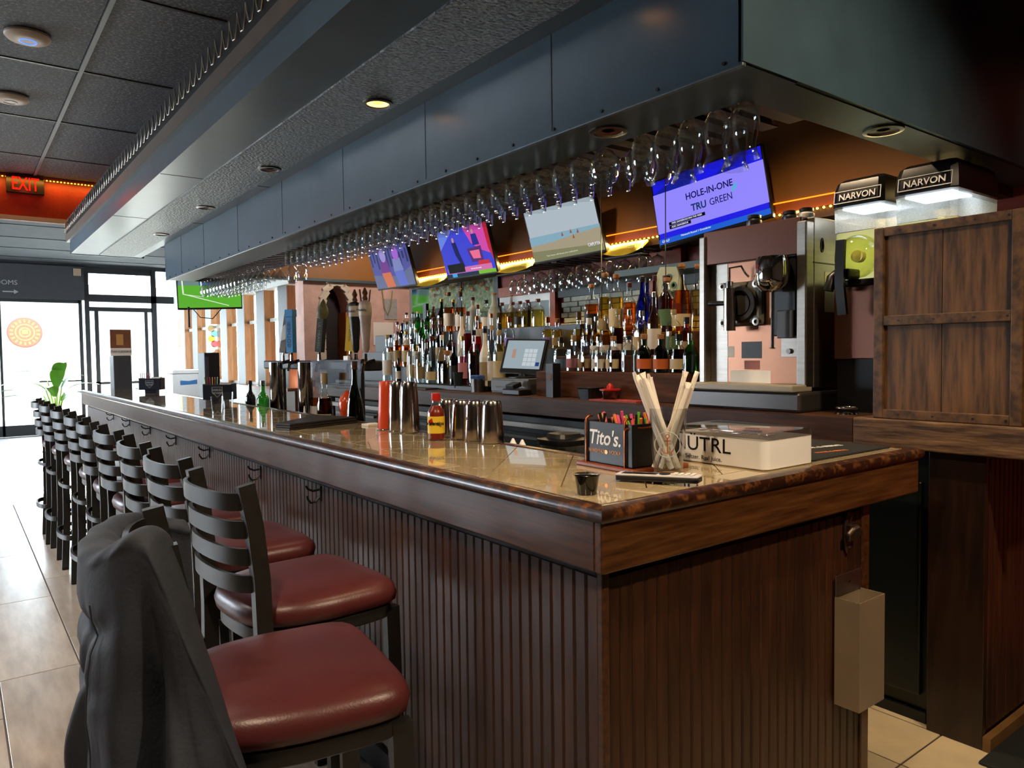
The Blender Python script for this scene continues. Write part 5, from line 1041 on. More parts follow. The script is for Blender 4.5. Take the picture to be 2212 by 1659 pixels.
B().box(-.09, .1, -.2, .2, .0, .012).build('tray', BLACK, tr, bevel=.004, local=True); B().box(-.02, .03, -.12, -.05, .012, .07).build('tin_box', mat('slate_box', '33404e', .5), tr, bevel=.004, local=True); B().prism([(-.06, 0), (.06, 0), (-.02, .05)], frame((-.04, .04, .012), (-1, 0, 0), (0, 0, 1)), .05).build('napkins', PAPER, tr, local=True)
# blender jug
bl = lathe_thing('blender_jug', 'clear square blender jug with black lid behind the bar', 'blender jug', (.72, onx(1218, 960, .72).y, UZ), [('jug', [(.055, 0), (.06, .01), (.072, .13), (.076, .135)], thin('jug_plastic', (.82, .86, .86), .9, .06, .06), dict(sq=5)), ('lid', [(.08, .135), (.082, .14), (.082, .155), (.055, .16), (.05, .175), (.03, .178)], BLACK, dict(sq=5)), ('base', [(.055, 0), (.055, .012), (.03, .02)], BLACK, {})])
for k in range(4): B().box(-.005, .005, -.004, .004, .01, .12, Matrix.Rotation(k*PI/2, 4, 'Z')@Matrix.Translation((.056, 0, 0))).build('rib', MATS['jug_plastic'], bl, local=True)
for i, u in enumerate((1108, 1128)): lathe_thing('squeeze_bottle', 'red sauce squeeze bottle with white tip on the work station by the blender jug', 'bottle', (.80, onx(u, 940, .80).y, UZ), [('bottle', [(.026, 0), (.028, .01), (.028, .07), (.02, .08)], mat('sauce_red', '5a1414', .4), {}), ('nozzle', [(.02, .08), (.016, .09), (.004, .115)], WHITE, {})], 'squeeze bottles by the jug')
# ------------------------------------------------------------------ beer tap tower
tw = thing('beer_tower', 'black beer tower with a row of tap faucets behind the bar', 'beer tower', (.86, 3.55, UZ))
B().box(.80, .92, 2.75, 4.45, 1.30, 1.36).build('crossbar', BLACKM, tw, bevel=.01)
for y in (2.95, 4.25): B().cyl((.86, y, UZ), (.86, y, 1.31), .035, n=18).build('column', BLACKM, tw, smooth=.6)
def tapbase(y): 
    B().cyl((.82, y, 1.36), (.76, y, 1.345), .012, n=10).build('faucet', CHROME, tw, smooth=.6); B().cyl((.77, y, 1.36), (.77, y, 1.40), .012, .009, n=10).build('collar', CHROME, tw, smooth=.6); B().cyl((.755, y, 1.345), (.745, y, 1.29), .009, n=10).build('spout', CHROME, tw, smooth=.6)
def taphandle(u, v, h, lab, parts, lean=0):
    p = onx(u, v, .77); t = thing('tap_handle', lab, 'tap handle', (.77, p.y, 1.395)); tapbase(p.y); t.rotation_euler = (lean, 0, .5)
    for nm, fn, m in parts: fn(B()).build(nm, m, t, smooth=.5, local=True, bevel=0)
    return t, p.y
FN = (-1, 0, 0)
t, y = taphandle(630, 765, .27, 'blue lettered tap handle', [('paddle', lambda b: b.box(-.02, .02, -.028, .028, .02, .26), mat('tap_blue', '2a8ad0', .35)), ('top_block', lambda b: b.box(-.022, .022, -.032, .032, .262, .31), mat('tap_blue', '2a8ad0', .35)), ('stem', lambda b: b.cyl((0, 0, 0), (0, 0, .03), .008), BLACK)])
lm_ = TXT['two'].copy(); lm_.materials.append(mat('tap_navy', '10305c', .4)); lm_.transform(frame((-.021, 0, .14), FN, (0, 0, 1))@Matrix.Rotation(PI/2, 4, 'Z')); link('lettering', lm_, None, t)
t, y = taphandle(690, 775, .3, "slim black LIL' HEAVEN tap handle with carved head", [('paddle', lambda b: b.box(-.018, .018, -.024, .024, .02, .23), BLACK), ('head', lambda b: b.lathe([(.02, .225), (.034, .245), (.038, .27), (.03, .30), (.012, .335), (.003, .35)], n=14), mat('tap_olive', '6a6a4a', .5, noise=.3, nscale=20)), ('stem', lambda b: b.cyl((0, 0, 0), (0, 0, .03), .008), BLACK)], .12)
lm_ = TXT['heaven'].copy(); lm_.materials.append(mat('tap_tan', '8a8a5c', .5)); lm_.transform(frame((-.019, 0, .125), FN, (0, 0, 1))@Matrix.Rotation(-PI/2, 4, 'Z')); link('lettering', lm_, None, t)
t, y = taphandle(612, 775, .28, 'leaning brown and silver tap handle with white badge', [('paddle', lambda b: b.box(-.015, .015, -.026, .026, .02, .29), mat('tap_brown', '5a4030', .4)), ('badge', lambda b: b.prism([(-.02, 0), (.02, .02), (.02, .09), (0, .12), (-.02, .1)], frame((-.018, 0, .10), FN, (0, 0, 1)), .004), mat('tap_badge', 'c8c0b0', .4)), ('stem', lambda b: b.cyl((0, 0, 0), (0, 0, .03), .008), CHROME)], .2)
t, y = taphandle(757, 770, .25, 'yellow Pacifico tap handle with round top', [('paddle', lambda b: b.box(-.016, .016, -.03, .03, .02, .22), mat('tap_yellow', 'c0a018', .4)), ('disc', lambda b: b.lathe([(.038, -.012), (.042, -.008), (.042, .008), (.038, .012)], n=20, M=frame((0, 0, .262), FN, (0, 0, 1))), mat('tap_grey', '6f6a66', .4, noise=.3)), ('stem', lambda b: b.cyl((0, 0, 0), (0, 0, .03), .008), CHROME)], .1)
lm_ = TXT['pacifico'].copy(); lm_.materials.append(mat('tap_olive2', '6a5a10', .5)); lm_.transform(frame((-.017, 0, .12), FN, (0, 0, 1))@Matrix.Rotation(-PI/2, 4, 'Z')); link('lettering', lm_, None, t)
def modelo(u, lab, m, dx):
    t, y = taphandle(u, 772, .33, lab, [('column', lambda b: b.lathe([(.01, .01), (.02, .03), (.022, .08), (.028, .14), (.03, .19), (.034, .205), (.034, .28), (.03, .29), (.012, .30)], n=16), m), ('band', lambda b: b.lathe([(.0345, .215), (.036, .22), (.036, .27), (.0345, .275)], n=16), mat('tap_cream', 'bfb4a8', .4)), ('lions', lambda b: b.lathe([(.012, .295), (.016, .31), (.01, .325), (.016, .34), (.01, .355), (.004, .37)], n=10), mat('tap_bronze', '6a4a34', .35, metal=.6))])
    lm_ = TXT['modelo'].copy(); lm_.materials.append(BLACK); lm_.transform(frame((-.037, 0, .245), FN, (0, 0, 1))@Matrix.Diagonal((.7, .7, 1, 1))); link('lettering', lm_, None, t)
modelo(791, 'white Modelo tap handle with lions on top', mat('tap_white', 'a89a96', .45, noise=.1), 0); modelo(769, 'black Modelo tap handle with lions on top', BLACK, .1)
ac = thing('sign_holder', 'clear acrylic sign holder standing behind the bottles', 'sign holder', (.83, onx(735, 800, .72).y, 1.36)); 
pa, pb = onx(673, 800, .72), onx(780, 800, .72)
tag(B().box(.716, .72, pb.y, pa.y, 1.20, pa.z+.065).build('acrylic_sign', thin('acrylic', (.9, .9, .89), .8, .02, .02)), 'clear acrylic drinks sign leaning in the under-bar well', 'sign'); bpy.data.objects.remove(ac)
wt = onx(748, 774, .74); tag(B().box(.735, .75, wt.y-.03, wt.y+.03, wt.z-.014, wt.z+.014).build('price_tag', WHITE, bevel=.002), 'small white price tag clipped on the acrylic sign', 'price tag')
# ------------------------------------------------------------------ dark napkin caddies
def caddy(u0, u1, v, label, straw):
    p = P((u0+u1)/2, v); w_ = (P(u1, v)-P(u0, v)).length*.5; t = thing('napkin_caddy', label, 'caddy', (min(p.x+.05, .42), p.y+.06, TOP), -.62)
    NB = mat('caddy_navy', '141a2c', .4)
    for q in ((-.10, .10, -.05, -.044, .03, .135), (-.10, .10, .044, .05, .03, .135), (-.10, -.094, -.05, .05, .03, .14), (.094, .10, -.05, .05, .03, .14), (-.004, .004, -.05, .05, .03, .12), (-.10, .10, -.05, .05, .03, .036), (-.05, .05, -.04, .04, 0, .03)): B().box(*q).build('panel', NB, t, bevel=.003, local=True)
    S = B().prism([(-.035, .03), (.035, .03), (.035, -.005), (0, -.04), (-.035, -.005)], frame((0, -.05, .088), (0, -1, 0), (0, 0, 1)), .001).build('shield', mat('shield_navy', '2a3348', .4), t, local=True)
    for q in ([(-.037, .032), (.037, .032), (.037, .029), (-.037, .029)], [(-.037, .032), (-.034, .032), (-.034, -.004), (-.037, -.006)], [(.037, .032), (.034, .032), (.034, -.004), (.037, -.006)], [(-.037, -.006), (-.034, -.004), (0, -.038), (0, -.042)], [(.037, -.006), (.034, -.004), (0, -.038), (0, -.042)]): B().prism(q, frame((0, -.0505, .088), (0, -1, 0), (0, 0, 1)), .0012).build('shield_edge', mat('pale_print', 'a8aab0', .5), t, local=True)
    for key, z in (('sam', .098), ('adams', .077)):
        m = TXT[key].copy(); m.materials.append(MATS['pale_print']); m.transform(frame((0, -.0525, z), (0, -1, 0), (0, 0, 1))@Matrix.Diagonal((.6, .6, 1, 1))); link('lettering', m, None, t)
    for k in range(6):
        x = -.085+.012*k; s = tag(B().cyl((0, 0, 0), (-.02+.006*k, -.01, .15), .0028, n=6).build('straw', straw[k % len(straw)], smooth=.6), 'thin coloured straw in the '+('nearer' if u0 > 450 else 'farther')+' dark caddy', 'straw', 'straws in the dark caddies'); s.location = t.matrix_basis@Vector((x, .0, .037))
    for k in range(3): 
        s = tag(B().box(-.04, .04, -.003, .003, 0, .11).build('napkin', PAPER), 'white paper napkin standing in the '+('nearer' if u0 > 450 else 'farther')+' dark caddy', 'napkin', 'napkins in the dark caddies'); s.location = t.matrix_basis@Vector((.05, -.025+.02*k, .037)); s.rotation_euler = (0, 0, -.62)
    return t
SC = [mat('straw_green', '5a9a2c', .4), mat('straw_red', 'b83038', .4), mat('straw_pink', 'd04a80', .4), mat('straw_yellow', 'd8c02c', .4), mat('straw_orange', 'd8702c', .4)]
caddy(478, 530, 872, 'dark blue SAMUEL ADAMS napkin caddy on the bar by the tall steel cylinders', SC); caddy(340, 382, 848, 'dark blue SAMUEL ADAMS napkin caddy at the street end of the bar', [SC[1], SC[1], SC[2]])
for i, (u, v) in enumerate(((466, 872), (482, 884), (468, 900))):
    p = P(u, v); tag(B().lathe([(.028, 0), (.034, .10), (.032, .10), (.026, .006)], n=18).build('water_glass', GLASS, smooth=.6), 'empty water glass on the bar beside the dark caddy', 'glass', 'glasses by the caddy').location = (p.x+.06, p.y+.10*i, TOP)
# ------------------------------------------------------------------ caddy with coloured straws at the corner
c0 = P(1242, 1005); c1 = P(1372, 1026)
tc = thing('straw_caddy', "black Tito's straw and napkin caddy with copper wire frame", 'caddy', (.47, .365, TOP), 0)
tc.rotation_euler = (0, 0, -.05)
B().box(-.105, .105, -.12, .12, 0, .012).build('base', mat('copper_wood_base', '7a3a20', .4), tc, bevel=.003, local=True)
for q in ((-.09, -.085, -.10, .10, .013, .13), (.085, .09, -.10, .10, .013, .13), (-.09, .09, -.10, -.095, .013, .13), (-.09, .09, .095, .10, .013, .13), (-.09, .09, -.002, .002, .013, .11), (-.09, .09, -.10, .10, .013, .018)): B().box(*q).build('box_panel', BLACK, tc, bevel=.0015, local=True)
for yy in (-.075, .085): B().tube([(-.094, yy, .012), (-.094, yy, .137), (-.085, yy, .143), (-.07, yy, .143)], .003, 8).build('wire', COPPER, tc, smooth=1, local=True)
B().tube([(-.094, -.075, .012), (-.094, -.075, .112), (-.094, -.082, .119), (-.06, -.104, .121), (.0, -.104, .121)], .003, 8).build('wire', COPPER, tc, smooth=1, local=True)
def loctext(key, m, t, M):
    me = TXT[key].copy(); me.materials.append(m); me.transform(M); return link('lettering', me, None, t)
TM_ = frame((-.0905, .012, .084), (-1, 0, 0), (0, 0, 1))
loctext('titos', WHITE, tc, TM_@Matrix.Diagonal((1.08, 1.15, 1, 1))); loctext('hand', mat('copper_print', 'c89070', .5), tc, TM_@Matrix.Translation((0, -.037, 0))@Matrix.Diagonal((1.05, 1.2, 1, 1)))
B().lathe([(.006, 0), (.006, .0008)], n=14, M=TM_@Matrix.Translation((.008, -.037, 0))).build('emblem', COPPER, tc, local=True)
random.seed(3)
for k in range(34):
    y = -.085+.17*random.random()*.98; x = -.07+.13*random.random(); ln = random.uniform(.115, .135); col = SC[random.randrange(5)] if y > -.045 else (BLACK if random.random() < .6 else SC[random.randrange(5)])
    if k % 6 == 5: col = BLACK
    cn_ = {'straw_green': 'green', 'straw_red': 'red', 'straw_pink': 'pink', 'straw_yellow': 'yellow', 'straw_orange': 'orange'}.get(col.name, 'black')
    s = tag(B().cyl((0, 0, 0), (random.uniform(-.03, .02), random.uniform(-.02, .045), ln), .0042, n=8, cap=True).build('straw', col, smooth=.6), f'{cn_} cocktail straw in the copper-framed corner caddy', 'straw', f'{cn_} straws in the corner caddy')
    s.location = tc.matrix_basis@Vector((x, y, .0195))
# pint glass of wrapped straws
p = P(1443, 1026); gx, gy = p.x, p.y
pg = thing('pint_glass', 'clear pint glass with anchor emblem holding wrapped straws', 'glass', (gx, gy, TOP)); pg.scale = (1.2, 1.2, 1.22)
B().lathe([(.029, 0), (.031, .004), (.036, .06), (.0415, .145), (.0402, .145), (.0345, .06), (.028, .012), (.001, .010)], n=32, cap=True).build('glass', GLASS, pg, smooth=.7, local=True)
AM = frame((-.0295, -.0245, .07), (-.77, -.64, -.05), (0, 0, 1))@Matrix.Translation((0, 0, .0008)); AC = mat('anchor_copper', 'a05a30', .4)
B().box(-.0012, .0012, -.018, .014, 0, .001, AM).build('emblem', AC, pg, local=True)
B().tube([AM@Vector((.004*math.cos(k*PI/6), .018+.004*math.sin(k*PI/6), .0005)) for k in range(12)], .0009, 5, closed=True).build('emblem', AC, pg, local=True); B().tube([AM@Vector((.013*math.cos(a), -.006+.013*math.sin(a), .0005)) for a in [PI*(1.05+.9*k/10) for k in range(11)]], .0011, 5).build('emblem', AC, pg, local=True); B().box(-.007, .007, .007, .009, 0, .001, AM).build('emblem', AC, pg, local=True)
B().tube([AM@Vector((.027*math.cos(k*PI/12), .0+.027*math.sin(k*PI/12), -.0005)) for k in range(24)], .0009, 5, closed=True).build('emblem', mat('pale_emblem', 'b8b8b4', .5), pg, local=True)
WR = mat('straw_wrapper', 'e6ddd2', .7, bump=.1, bscale=60)
random.seed(11)
for k in range(15):
    a = k*2.4; rb = .016*((k % 5)/5)**.5; lean = 1.0 if k < 10 else -.9
    dx, dy = (-.030-.006*(k % 4), .030+.007*(k % 5)) if k < 10 else (.028+.012*(k-10)*.4, -.030-.008*(k-10)*.5)
    bx_, by_ = rb*math.cos(a)-dx*.25, rb*math.sin(a)-dy*.25; L = .205+.012*math.sin(k*3)
    top = Vector((bx_+dx*1.15, by_+dy*1.15, L)); bot = Vector((bx_, by_, .013)); ax = (top-bot).normalized()
    bb_ = B().tube([bot, bot.lerp(top, .5), top-ax*.012], .0053, 8); side = ax.cross(Vector((math.cos(a), math.sin(a), 0))).normalized(); q = ax.cross(side)
    bb_.loft([[top-ax*.012+side*.0053*c+q*.0053*s_ for c, s_ in ((1, 0), (.7, .7), (0, 1), (-.7, .7), (-1, 0), (-.7, -.7), (0, -1), (.7, -.7))], [top+side*.0085*c+q*.0014*s_ for c, s_ in ((1, 0), (.7, .7), (0, 1), (-.7, .7), (-1, 0), (-.7, -.7), (0, -1), (.7, -.7))]])
    s = tag(bb_.build('wrapped_straw', WR, smooth=.7), 'white paper-wrapped straw '+('leaning to the caddy side' if k < 10 else 'leaning to the white box side')+' in the pint glass', 'straw', 'wrapped straws in the pint glass'); s.location = (gx, gy, TOP+.003); s.scale = (1.2, 1.2, 1.24)
# black sauce cup
p = P(1268, 1068); lathe_thing('sauce_cup', 'small black plastic portion cup near the bar corner', 'cup', (p.x, p.y, TOP), [('cup', [(.0205, 0), (.022, .002), (.028, .042), (.029, .044), (.029, .046), (.0265, .046), (.0262, .042), (.020, .004), (.001, .003)], mat('black_gloss_plastic', '0a0c0a', .15), {}), ('lip', [(.0285, .044), (.031, .0455), (.0285, .047)], MATS['black_gloss_plastic'], {})])
# remote control
r0, r1 = P(1330, 1040), P(1512, 1064)
rm = thing('remote_control', 'silver and black remote control lying on the bar', 'remote control', ((.305+.335)/2, .125, TOP), math.atan2(.04-.235, .375-.29)+0)
rm.location = (.315, .128, TOP)
B().prism([(-.105, -.018), (-.09, -.021), (.10, -.024), (.106, -.02), (.106, .02), (.10, .024), (-.09, .021), (-.105, .018)], Matrix.Translation((0, 0, .006))@Matrix.Rotation(-.03, 4, 'Y'), .012).build('body', BLACK, rm, bevel=.003, local=True)
B().prism([(-.105, -.018), (-.09, -.021), (.10, -.024), (.106, -.02), (.106, .02), (.10, .024), (-.09, .021), (-.105, .018)], Matrix.Translation((0, 0, .018))@Matrix.Rotation(-.03, 4, 'Y'), .005).build('top_shell', mat('remote_silver', 'c4c0c4', .35), rm, bevel=.002, local=True)
B().box(-.09, .0, -.013, .013, .0225, .0238, Matrix.Rotation(-.03, 4, 'Y')).build('dark_window', BLACK, rm, local=True); B().lathe([(.014, 0), (.014, .003), (.008, .004)], n=18, c=(.018, 0, .023)).build('dial', BLACKM, rm, smooth=.5, local=True)
for i in range(3):
    for j in range(4): B().box(.04+.015*j, .049+.015*j, -.016+.012*i, -.008+.012*i, .0235, .026, Matrix.Rotation(-.03, 4, 'Y')).build('button', WHITE, rm, local=True)
B().box(-.01, .012, -.004, .004, 0, .008).build('prop_foot', BLACK, rm, local=True)
# white seltzer box with clear lid
nb = thing('seltzer_box', 'white rounded N\u00dcTRL box with clear lid on the bar end', 'box', (.775, .225, TOP), 0)
def rring(hx, hy, r, z, n=6):
    out = []
    for cx, cy_, a0 in ((hx-r, hy-r, 0), (-hx+r, hy-r, PI/2), (-hx+r, -hy+r, PI), (hx-r, -hy+r, 1.5*PI)):
        for k in range(n+1): a = a0+PI/2*k/n; out.append((cx+r*math.cos(a), cy_+r*math.sin(a), z))
    return out
HX, HY = .118, .172
B().loft([rring(HX-.004, HY-.004, .02, 0), rring(HX, HY, .024, .004), rring(HX, HY, .024, .082)]).build('box', WHITE, nb, smooth=.5, local=True)
B().loft([rring(HX+.001, HY+.001, .024, .082), rring(HX+.001, HY+.001, .024, .094), rring(HX-.003, HY-.003, .022, .102), rring(HX-.02, HY-.02, .015, .103)]).build('lid', thin('lid_plastic', (.86, .85, .84), .9, .05, .10), nb, smooth=.5, local=True)
NM = frame((-HX-.0005, .03, .046), (-1, 0, 0), (0, 0, 1)); loctext('nutrl', BLACK, nb, NM@Matrix.Translation((-.012, .008, 0))@Matrix.Diagonal((.86, .78, 1, 1))); loctext('nutrl2', mat('grey_print', '4a4a4a', .6), nb, NM@Matrix.Translation((-.03, -.029, 0))@Matrix.Diagonal((.8, .8, 1, 1)))
loctext('nutrl', mat('lid_print', '8a8090', .5), nb, frame((0, 0, .0845), (0, 0, 1), (1, 0, 0))@Matrix.Diagonal((1.1, 1.1, 1, 1)))
# black service mat
sm_ = thing('service_mat', 'black rubber service mat with pale lettering on the bar end', 'bar mat', (1.14, .27, TOP))
B().box(-.23, .23, -.20, .20, 0, .006).build('mat', mat('mat_black_rubber', '101412', .75, bump=.5, bscale=260), sm_, bevel=.002, local=True)
loctext('mat', WHITE, sm_, frame((.05, -.06, .0062), (0, 0, 1), (.2, 1, 0))); loctext('mat', mat('orange_print', 'c86a30', .6), sm_, frame((-.02, -.14, .0062), (0, 0, 1), (.2, 1, 0))@Matrix.Diagonal((.7, .7, 1, 1)))
# napkin stack near the jigger
p = P(800, 918); tag(B().box(-.035, .035, -.035, .035, 0, .01).build('napkin_stack', PAPER, bevel=.001), 'short stack of white bar napkins by the orange tin', 'napkins').location = (.47, 2.0, TOP)
# ================================================================== entrance side
for i, (u, v) in enumerate(((60, 82), (22, 214))):
    p = onz(u, v, CEIL-.02); t = thing('ceiling_access_point', 'round white ceiling disc with '+('glowing blue ring' if i == 0 else 'faint grey ring'), 'access point', (p.x, p.y, CEIL-.004))
    B().lathe([(.11, 0), (.112, -.012), (.10, -.026), (.06, -.036), (.001, -.038)], n=36).build('disc', mat('disc_cream', 'cdbfae', .4), t, smooth=.8, local=True)
    B().tube([(.04*math.cos(k*PI/16), .04*math.sin(k*PI/16), -.0375) for k in range(32)], .0025, 6, closed=True).build('ring', glow('ring_blue', '3a6cff', 3) if i == 0 else mat('ring_grey', '9a98b0', .4), t, smooth=1, local=True)
p0, p1 = ony(12, 377, 7.46), ony(96, 422, 7.46)
ex = thing('exit_sign', 'red illuminated EXIT sign under the ceiling', 'exit sign', ((p0.x+p1.x)/2, 7.47, (p0.z+p1.z)/2))
B().box(p0.x, p1.x, 7.44, 7.498, p1.z, p0.z).build('housing', mat('exit_housing', '1e1818', .5), ex, bevel=.004)
text('exit', 'lettering', glow('exit_red', 'ff1408', 1.6), ex, frame(((p0.x+p1.x)/2, 7.437, (p0.z+p1.z)/2-.0), (0, -1, 0), (0, 0, 1))@Matrix.Diagonal((.60, .95, 1, 1)))
light('exit_glow', 'POINT', ((p0.x+p1.x)/2, 7.36, p1.z+.02), .5, (1, .05, .03), .05)
lo = thing('led_strip', 'orange LED strip along the top of the red beam', 'light strip', (-2.5, 7.47, 3.15))
B().box(-5.9, 1.5, 7.485, 7.499, 3.13, 3.155).build('channel', mat('led_channel', '5a3010', .5), lo)
b_ = B()
for k in range(250): b_.lathe([(.001, -.006), (.008, -.002), (.008, .002), (.001, .006)], c=(1.48-.03*k, 7.482, 3.143), n=6)
stuff(b_.build('led_beads', glow('orange_led', 'ffa024', 9), lo))
l = light('orange_led_glow', 'AREA', (-.4, 7.40, 3.12), 9, (1, .42, .06), .03, (-.4, 7.52, 2.9)); l.data.shape = 'RECTANGLE'; l.data.size = 3.6; l.data.size_y = .03
# round orange sign outdoors
sg = thing('round_sign', 'round orange sun emblem sign on the pale outdoor wall', 'sign', (.62, 24.15, 2.17)); sg.scale = (1.42, 1.42, 1.42)
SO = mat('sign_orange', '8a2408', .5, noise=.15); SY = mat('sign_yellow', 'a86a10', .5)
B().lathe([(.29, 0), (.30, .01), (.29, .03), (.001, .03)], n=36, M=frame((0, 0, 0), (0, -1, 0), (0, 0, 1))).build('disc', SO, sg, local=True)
for k in range(18):
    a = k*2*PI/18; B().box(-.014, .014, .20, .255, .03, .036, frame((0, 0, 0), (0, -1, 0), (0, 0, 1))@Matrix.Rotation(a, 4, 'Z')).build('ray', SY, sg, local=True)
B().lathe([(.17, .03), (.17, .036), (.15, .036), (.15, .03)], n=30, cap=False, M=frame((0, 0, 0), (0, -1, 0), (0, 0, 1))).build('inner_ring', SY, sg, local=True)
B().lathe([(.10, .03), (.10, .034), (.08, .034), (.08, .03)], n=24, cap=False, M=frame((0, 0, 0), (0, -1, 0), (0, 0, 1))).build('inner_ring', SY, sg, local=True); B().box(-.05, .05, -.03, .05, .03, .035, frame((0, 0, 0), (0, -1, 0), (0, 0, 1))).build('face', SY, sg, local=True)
# potted plant
pl = thing('potted_plant', 'potted banana-leaf plant standing by the front door', 'plant', (.27, 13.0, 0))
B().lathe([(.14, 0), (.19, .36), (.17, .36), (.15, .30), (.001, .30)], n=24).build('pot', mat('grey_pot', '5c5c5c', .6), pl, smooth=.6, local=True)
B().lathe([(.16, .30), (.001, .31)], n=20, cap=False).build('soil', mat('soil', '2a1c14', .9), pl, local=True)
LF = mat('banana_leaf', '3f7012', .4, noise=.25, nscale=5)
def leaf(az, lean, L, wd, stem, m=LF):
    d = Vector((math.cos(az), math.sin(az), 0)); base = Vector((0, 0, .3)); up = Vector((0, 0, 1))
    tip0 = base+d*lean*.35+up*stem
    B().tube([base, base.lerp(tip0, .5)+d*(-.01), tip0], [.018, .013, .008], 8).build('stalk', mat('stalk_green', '7f9a3c', .5), pl, smooth=1, local=True)
    side = d.cross(up)
    def f(u, v):
        k = u; s_ = (v-.5)*2; ww_ = wd*math.sin(PI*min(1, k*.93+.05))**.7; c = tip0+d*(lean*(k+.5*k*k))+up*(L*(k-.42*k*k*(1+lean*2)))
        return c+side*(s_*ww_)+up*(-.35*ww_*abs(s_))*-.5
    b = B().grid(f, 16, 9); b.build('leaf', m, pl, smooth=2, local=True)
for q in ((-1.0, .10, .75, .13, .66), (-1.4, .12, .62, .11, .62), (3.0, .30, .5, .10, .72), (.3, .25, .5, .10, .62), (2.8, .50, .35, .10, .5), (3.4, .42, .40, .09, .60), (-.2, .34, .38, .08, .55), (2.4, .55, .30, .07, .42), (.9, .40, .4, .08, .40), (-2.4, .45, .35, .08, .34), (4.4, .25, .45, .09, .48)): leaf(*q)
# poster stand inside the door
a, b_, c = ony(236, 712, 9.6), ony(283, 768, 9.6), ony(243, 842, 9.6)
po = thing('poster_stand', 'tall dark stand with brown beer poster by the front door', 'poster stand', ((a.x+b_.x)/2, 9.6, 0))
B().box(a.x+.03, b_.x-.0, 9.58, 9.86, 0, b_.z).build('cabinet', mat('dark_stand', '3a3b40', .5), po, bevel=.01)
PB = B().box(a.x, b_.x, 9.56, 9.575, ony(236, 753, 9.56).z, a.z).build('poster', mat('poster_brown', '7c4c34', .6, noise=.15), po)
B().box(a.x+.07, a.x+.15, 9.555, 9.562, a.z-.2, a.z-.06, None).build('beer_print', mat('poster_amber', 'c09050', .5), po)
WS = B().box(a.x, b_.x, 9.555, 9.57, b_.z, ony(236, 752, 9.56).z).build('white_strip', PAPER, po)
text('pints', 'lettering', mat('grey_ink', '6a6a6a', .6), po, frame(((a.x+b_.x)/2, 9.552, (b_.z+ony(236, 752, 9.56).z)/2), (0, -1, 0), (0, 0, 1))@Matrix.Diagonal((.36, .5, 1, 1)), mirror=True)
# speaker tower and a white box standing in for a parked car
a, b_ = ony(441, 762, 8.5), ony(474, 762, 8.5)
sp = thing('speaker_cabinet', 'tall dark speaker cabinet near the street windows', 'speaker', ((a.x+b_.x)/2, 8.6, 0))
B().box(a.x, b_.x, 8.5, 8.8, 0, a.z).build('cabinet', mat('speaker_dark', '1e1e22', .5), sp, bevel=.008); B().box(a.x+.01, a.x+.05, 8.494, 8.5, .6, a.z-.05).build('grille', mat('speaker_grille', '4a4a50', .6), sp)
a, b_ = ony(372, 800, 11.0), ony(443, 835, 11.0)
fz = thing('car_stand_in', 'white box with blue mark standing in for a parked car', 'car stand-in', ((a.x+b_.x)/2, 11.2, 0))
B().box(a.x, b_.x, 11.0, 11.5, .05, a.z-.06).build('body', WHITE, fz, bevel=.015); B().box(a.x, b_.x, 10.99, 11.5, a.z-.055, a.z).build('lid', WHITE, fz, bevel=.012); B().box(a.x, b_.x, 11.02, 11.48, 0, .05).build('plinth', BLACK, fz)
B().prism([(-.12, -.03), (.12, -.02), (.12, .05), (.0, .03), (-.12, .04)], frame(((a.x+b_.x)/2, 10.998, a.z-.2), (0, -1, 0), (0, 0, 1)), .002).build('blue_mark', mat('blue_mark', '3a78b0', .5), fz)
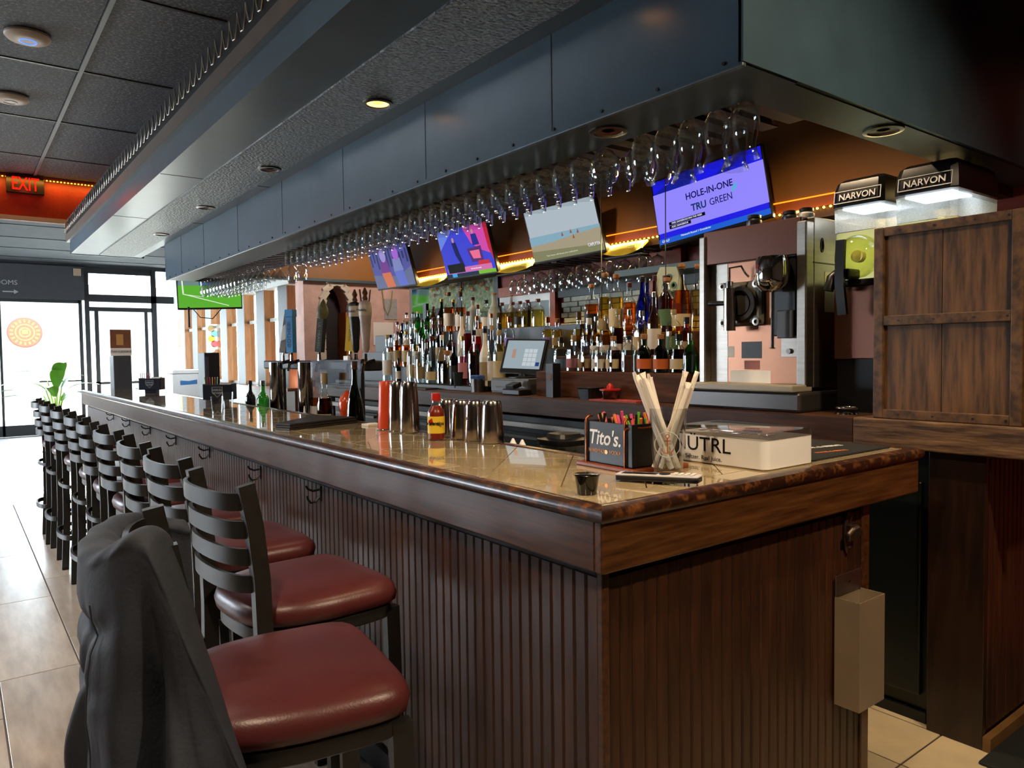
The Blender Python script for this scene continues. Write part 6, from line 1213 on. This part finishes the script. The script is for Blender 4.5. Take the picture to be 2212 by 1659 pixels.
# poster of colours beside the window
a, b_ = ony(448, 700, 12.5), ony(470, 755, 12.5)
ar = thing('window_poster', 'colourful round-shaped poster in the street window', 'poster', ((a.x+b_.x)/2, 12.5, (a.z+b_.z)/2))
B().box(a.x, b_.x, 12.49, 12.5, b_.z, a.z).build('sheet', PAPER, ar)
for k, c in enumerate(('b09a6a', '6aa0b0', 'd8a02c', 'c04a4a', 'd8d0a0')): B().lathe([(.06, 0), (.06, .003)], n=14, M=frame((a.x+.06+.05*(k % 2), 12.489, a.z-.08-.09*k), (0, -1, 0), (0, 0, 1))).build('colour_spot', mat('spot_'+c, c, .5), ar)
# wall cables on the arch wall, notice papers
for i, (u, lab) in enumerate(((790, 'looped black cable hanging on the pink plaster wall'), (838, 'looped pale cable with plug hanging on the pink plaster wall'))):
    p = ony(u, 620, 8.26); tag(B().tube([(p.x-.08, 8.28, 2.3), (p.x-.05, 8.28, 2.05), (p.x, 8.28, 1.95), (p.x+.05, 8.28, 2.08), (p.x+.08, 8.28, 2.3)], .009, 6).build('cable_loop', BLACK if i == 0 else mat('pale_cable', '8a7a5a', .6), smooth=1), lab, 'cable')
a, b_ = onx(835, 648, 2.9), onx(862, 690, 2.9)
pa_, pb_ = ony(833, 645, 8.25), ony(861, 690, 8.25); tag(B().box(pa_.x, pb_.x, 8.288, 8.298, pb_.z, pa_.z).build('paper_notice', mat('grey_paper', '9a9a98', .8, noise=.1, nscale=30), None), 'grey printed notice taped to the pink plaster wall', 'notice')
pa_, pb_ = ony(806, 696, 8.29), ony(850, 745, 8.29); tag(B().box(pa_.x, pb_.x, 8.288, 8.3, pb_.z, pa_.z).build('white_board', PAPER), 'plain white board mounted on the pink plaster wall', 'board')
p = ony(8, 622, 14.89); text('rooms', 'lettering', mat('faint_white', '8a8c92', .6), sf, frame((p.x, 14.89, p.z+.1), (0, -1, 0), (0, 0, 1)))
B().prism([(-.12, -.01), (.05, -.01), (.05, -.04), (.12, .0), (.05, .04), (.05, .01), (-.12, .01)], frame((p.x+.1, 14.895, p.z-.06), (0, -1, 0), (0, 0, 1)), .004).build('arrow', MATS['faint_white'], sf)
B().box(.80, .92, 14.86, 14.9, 2.95, 3.08).build('junction_box', mat('tan_box', '8a7a66', .6), sf)
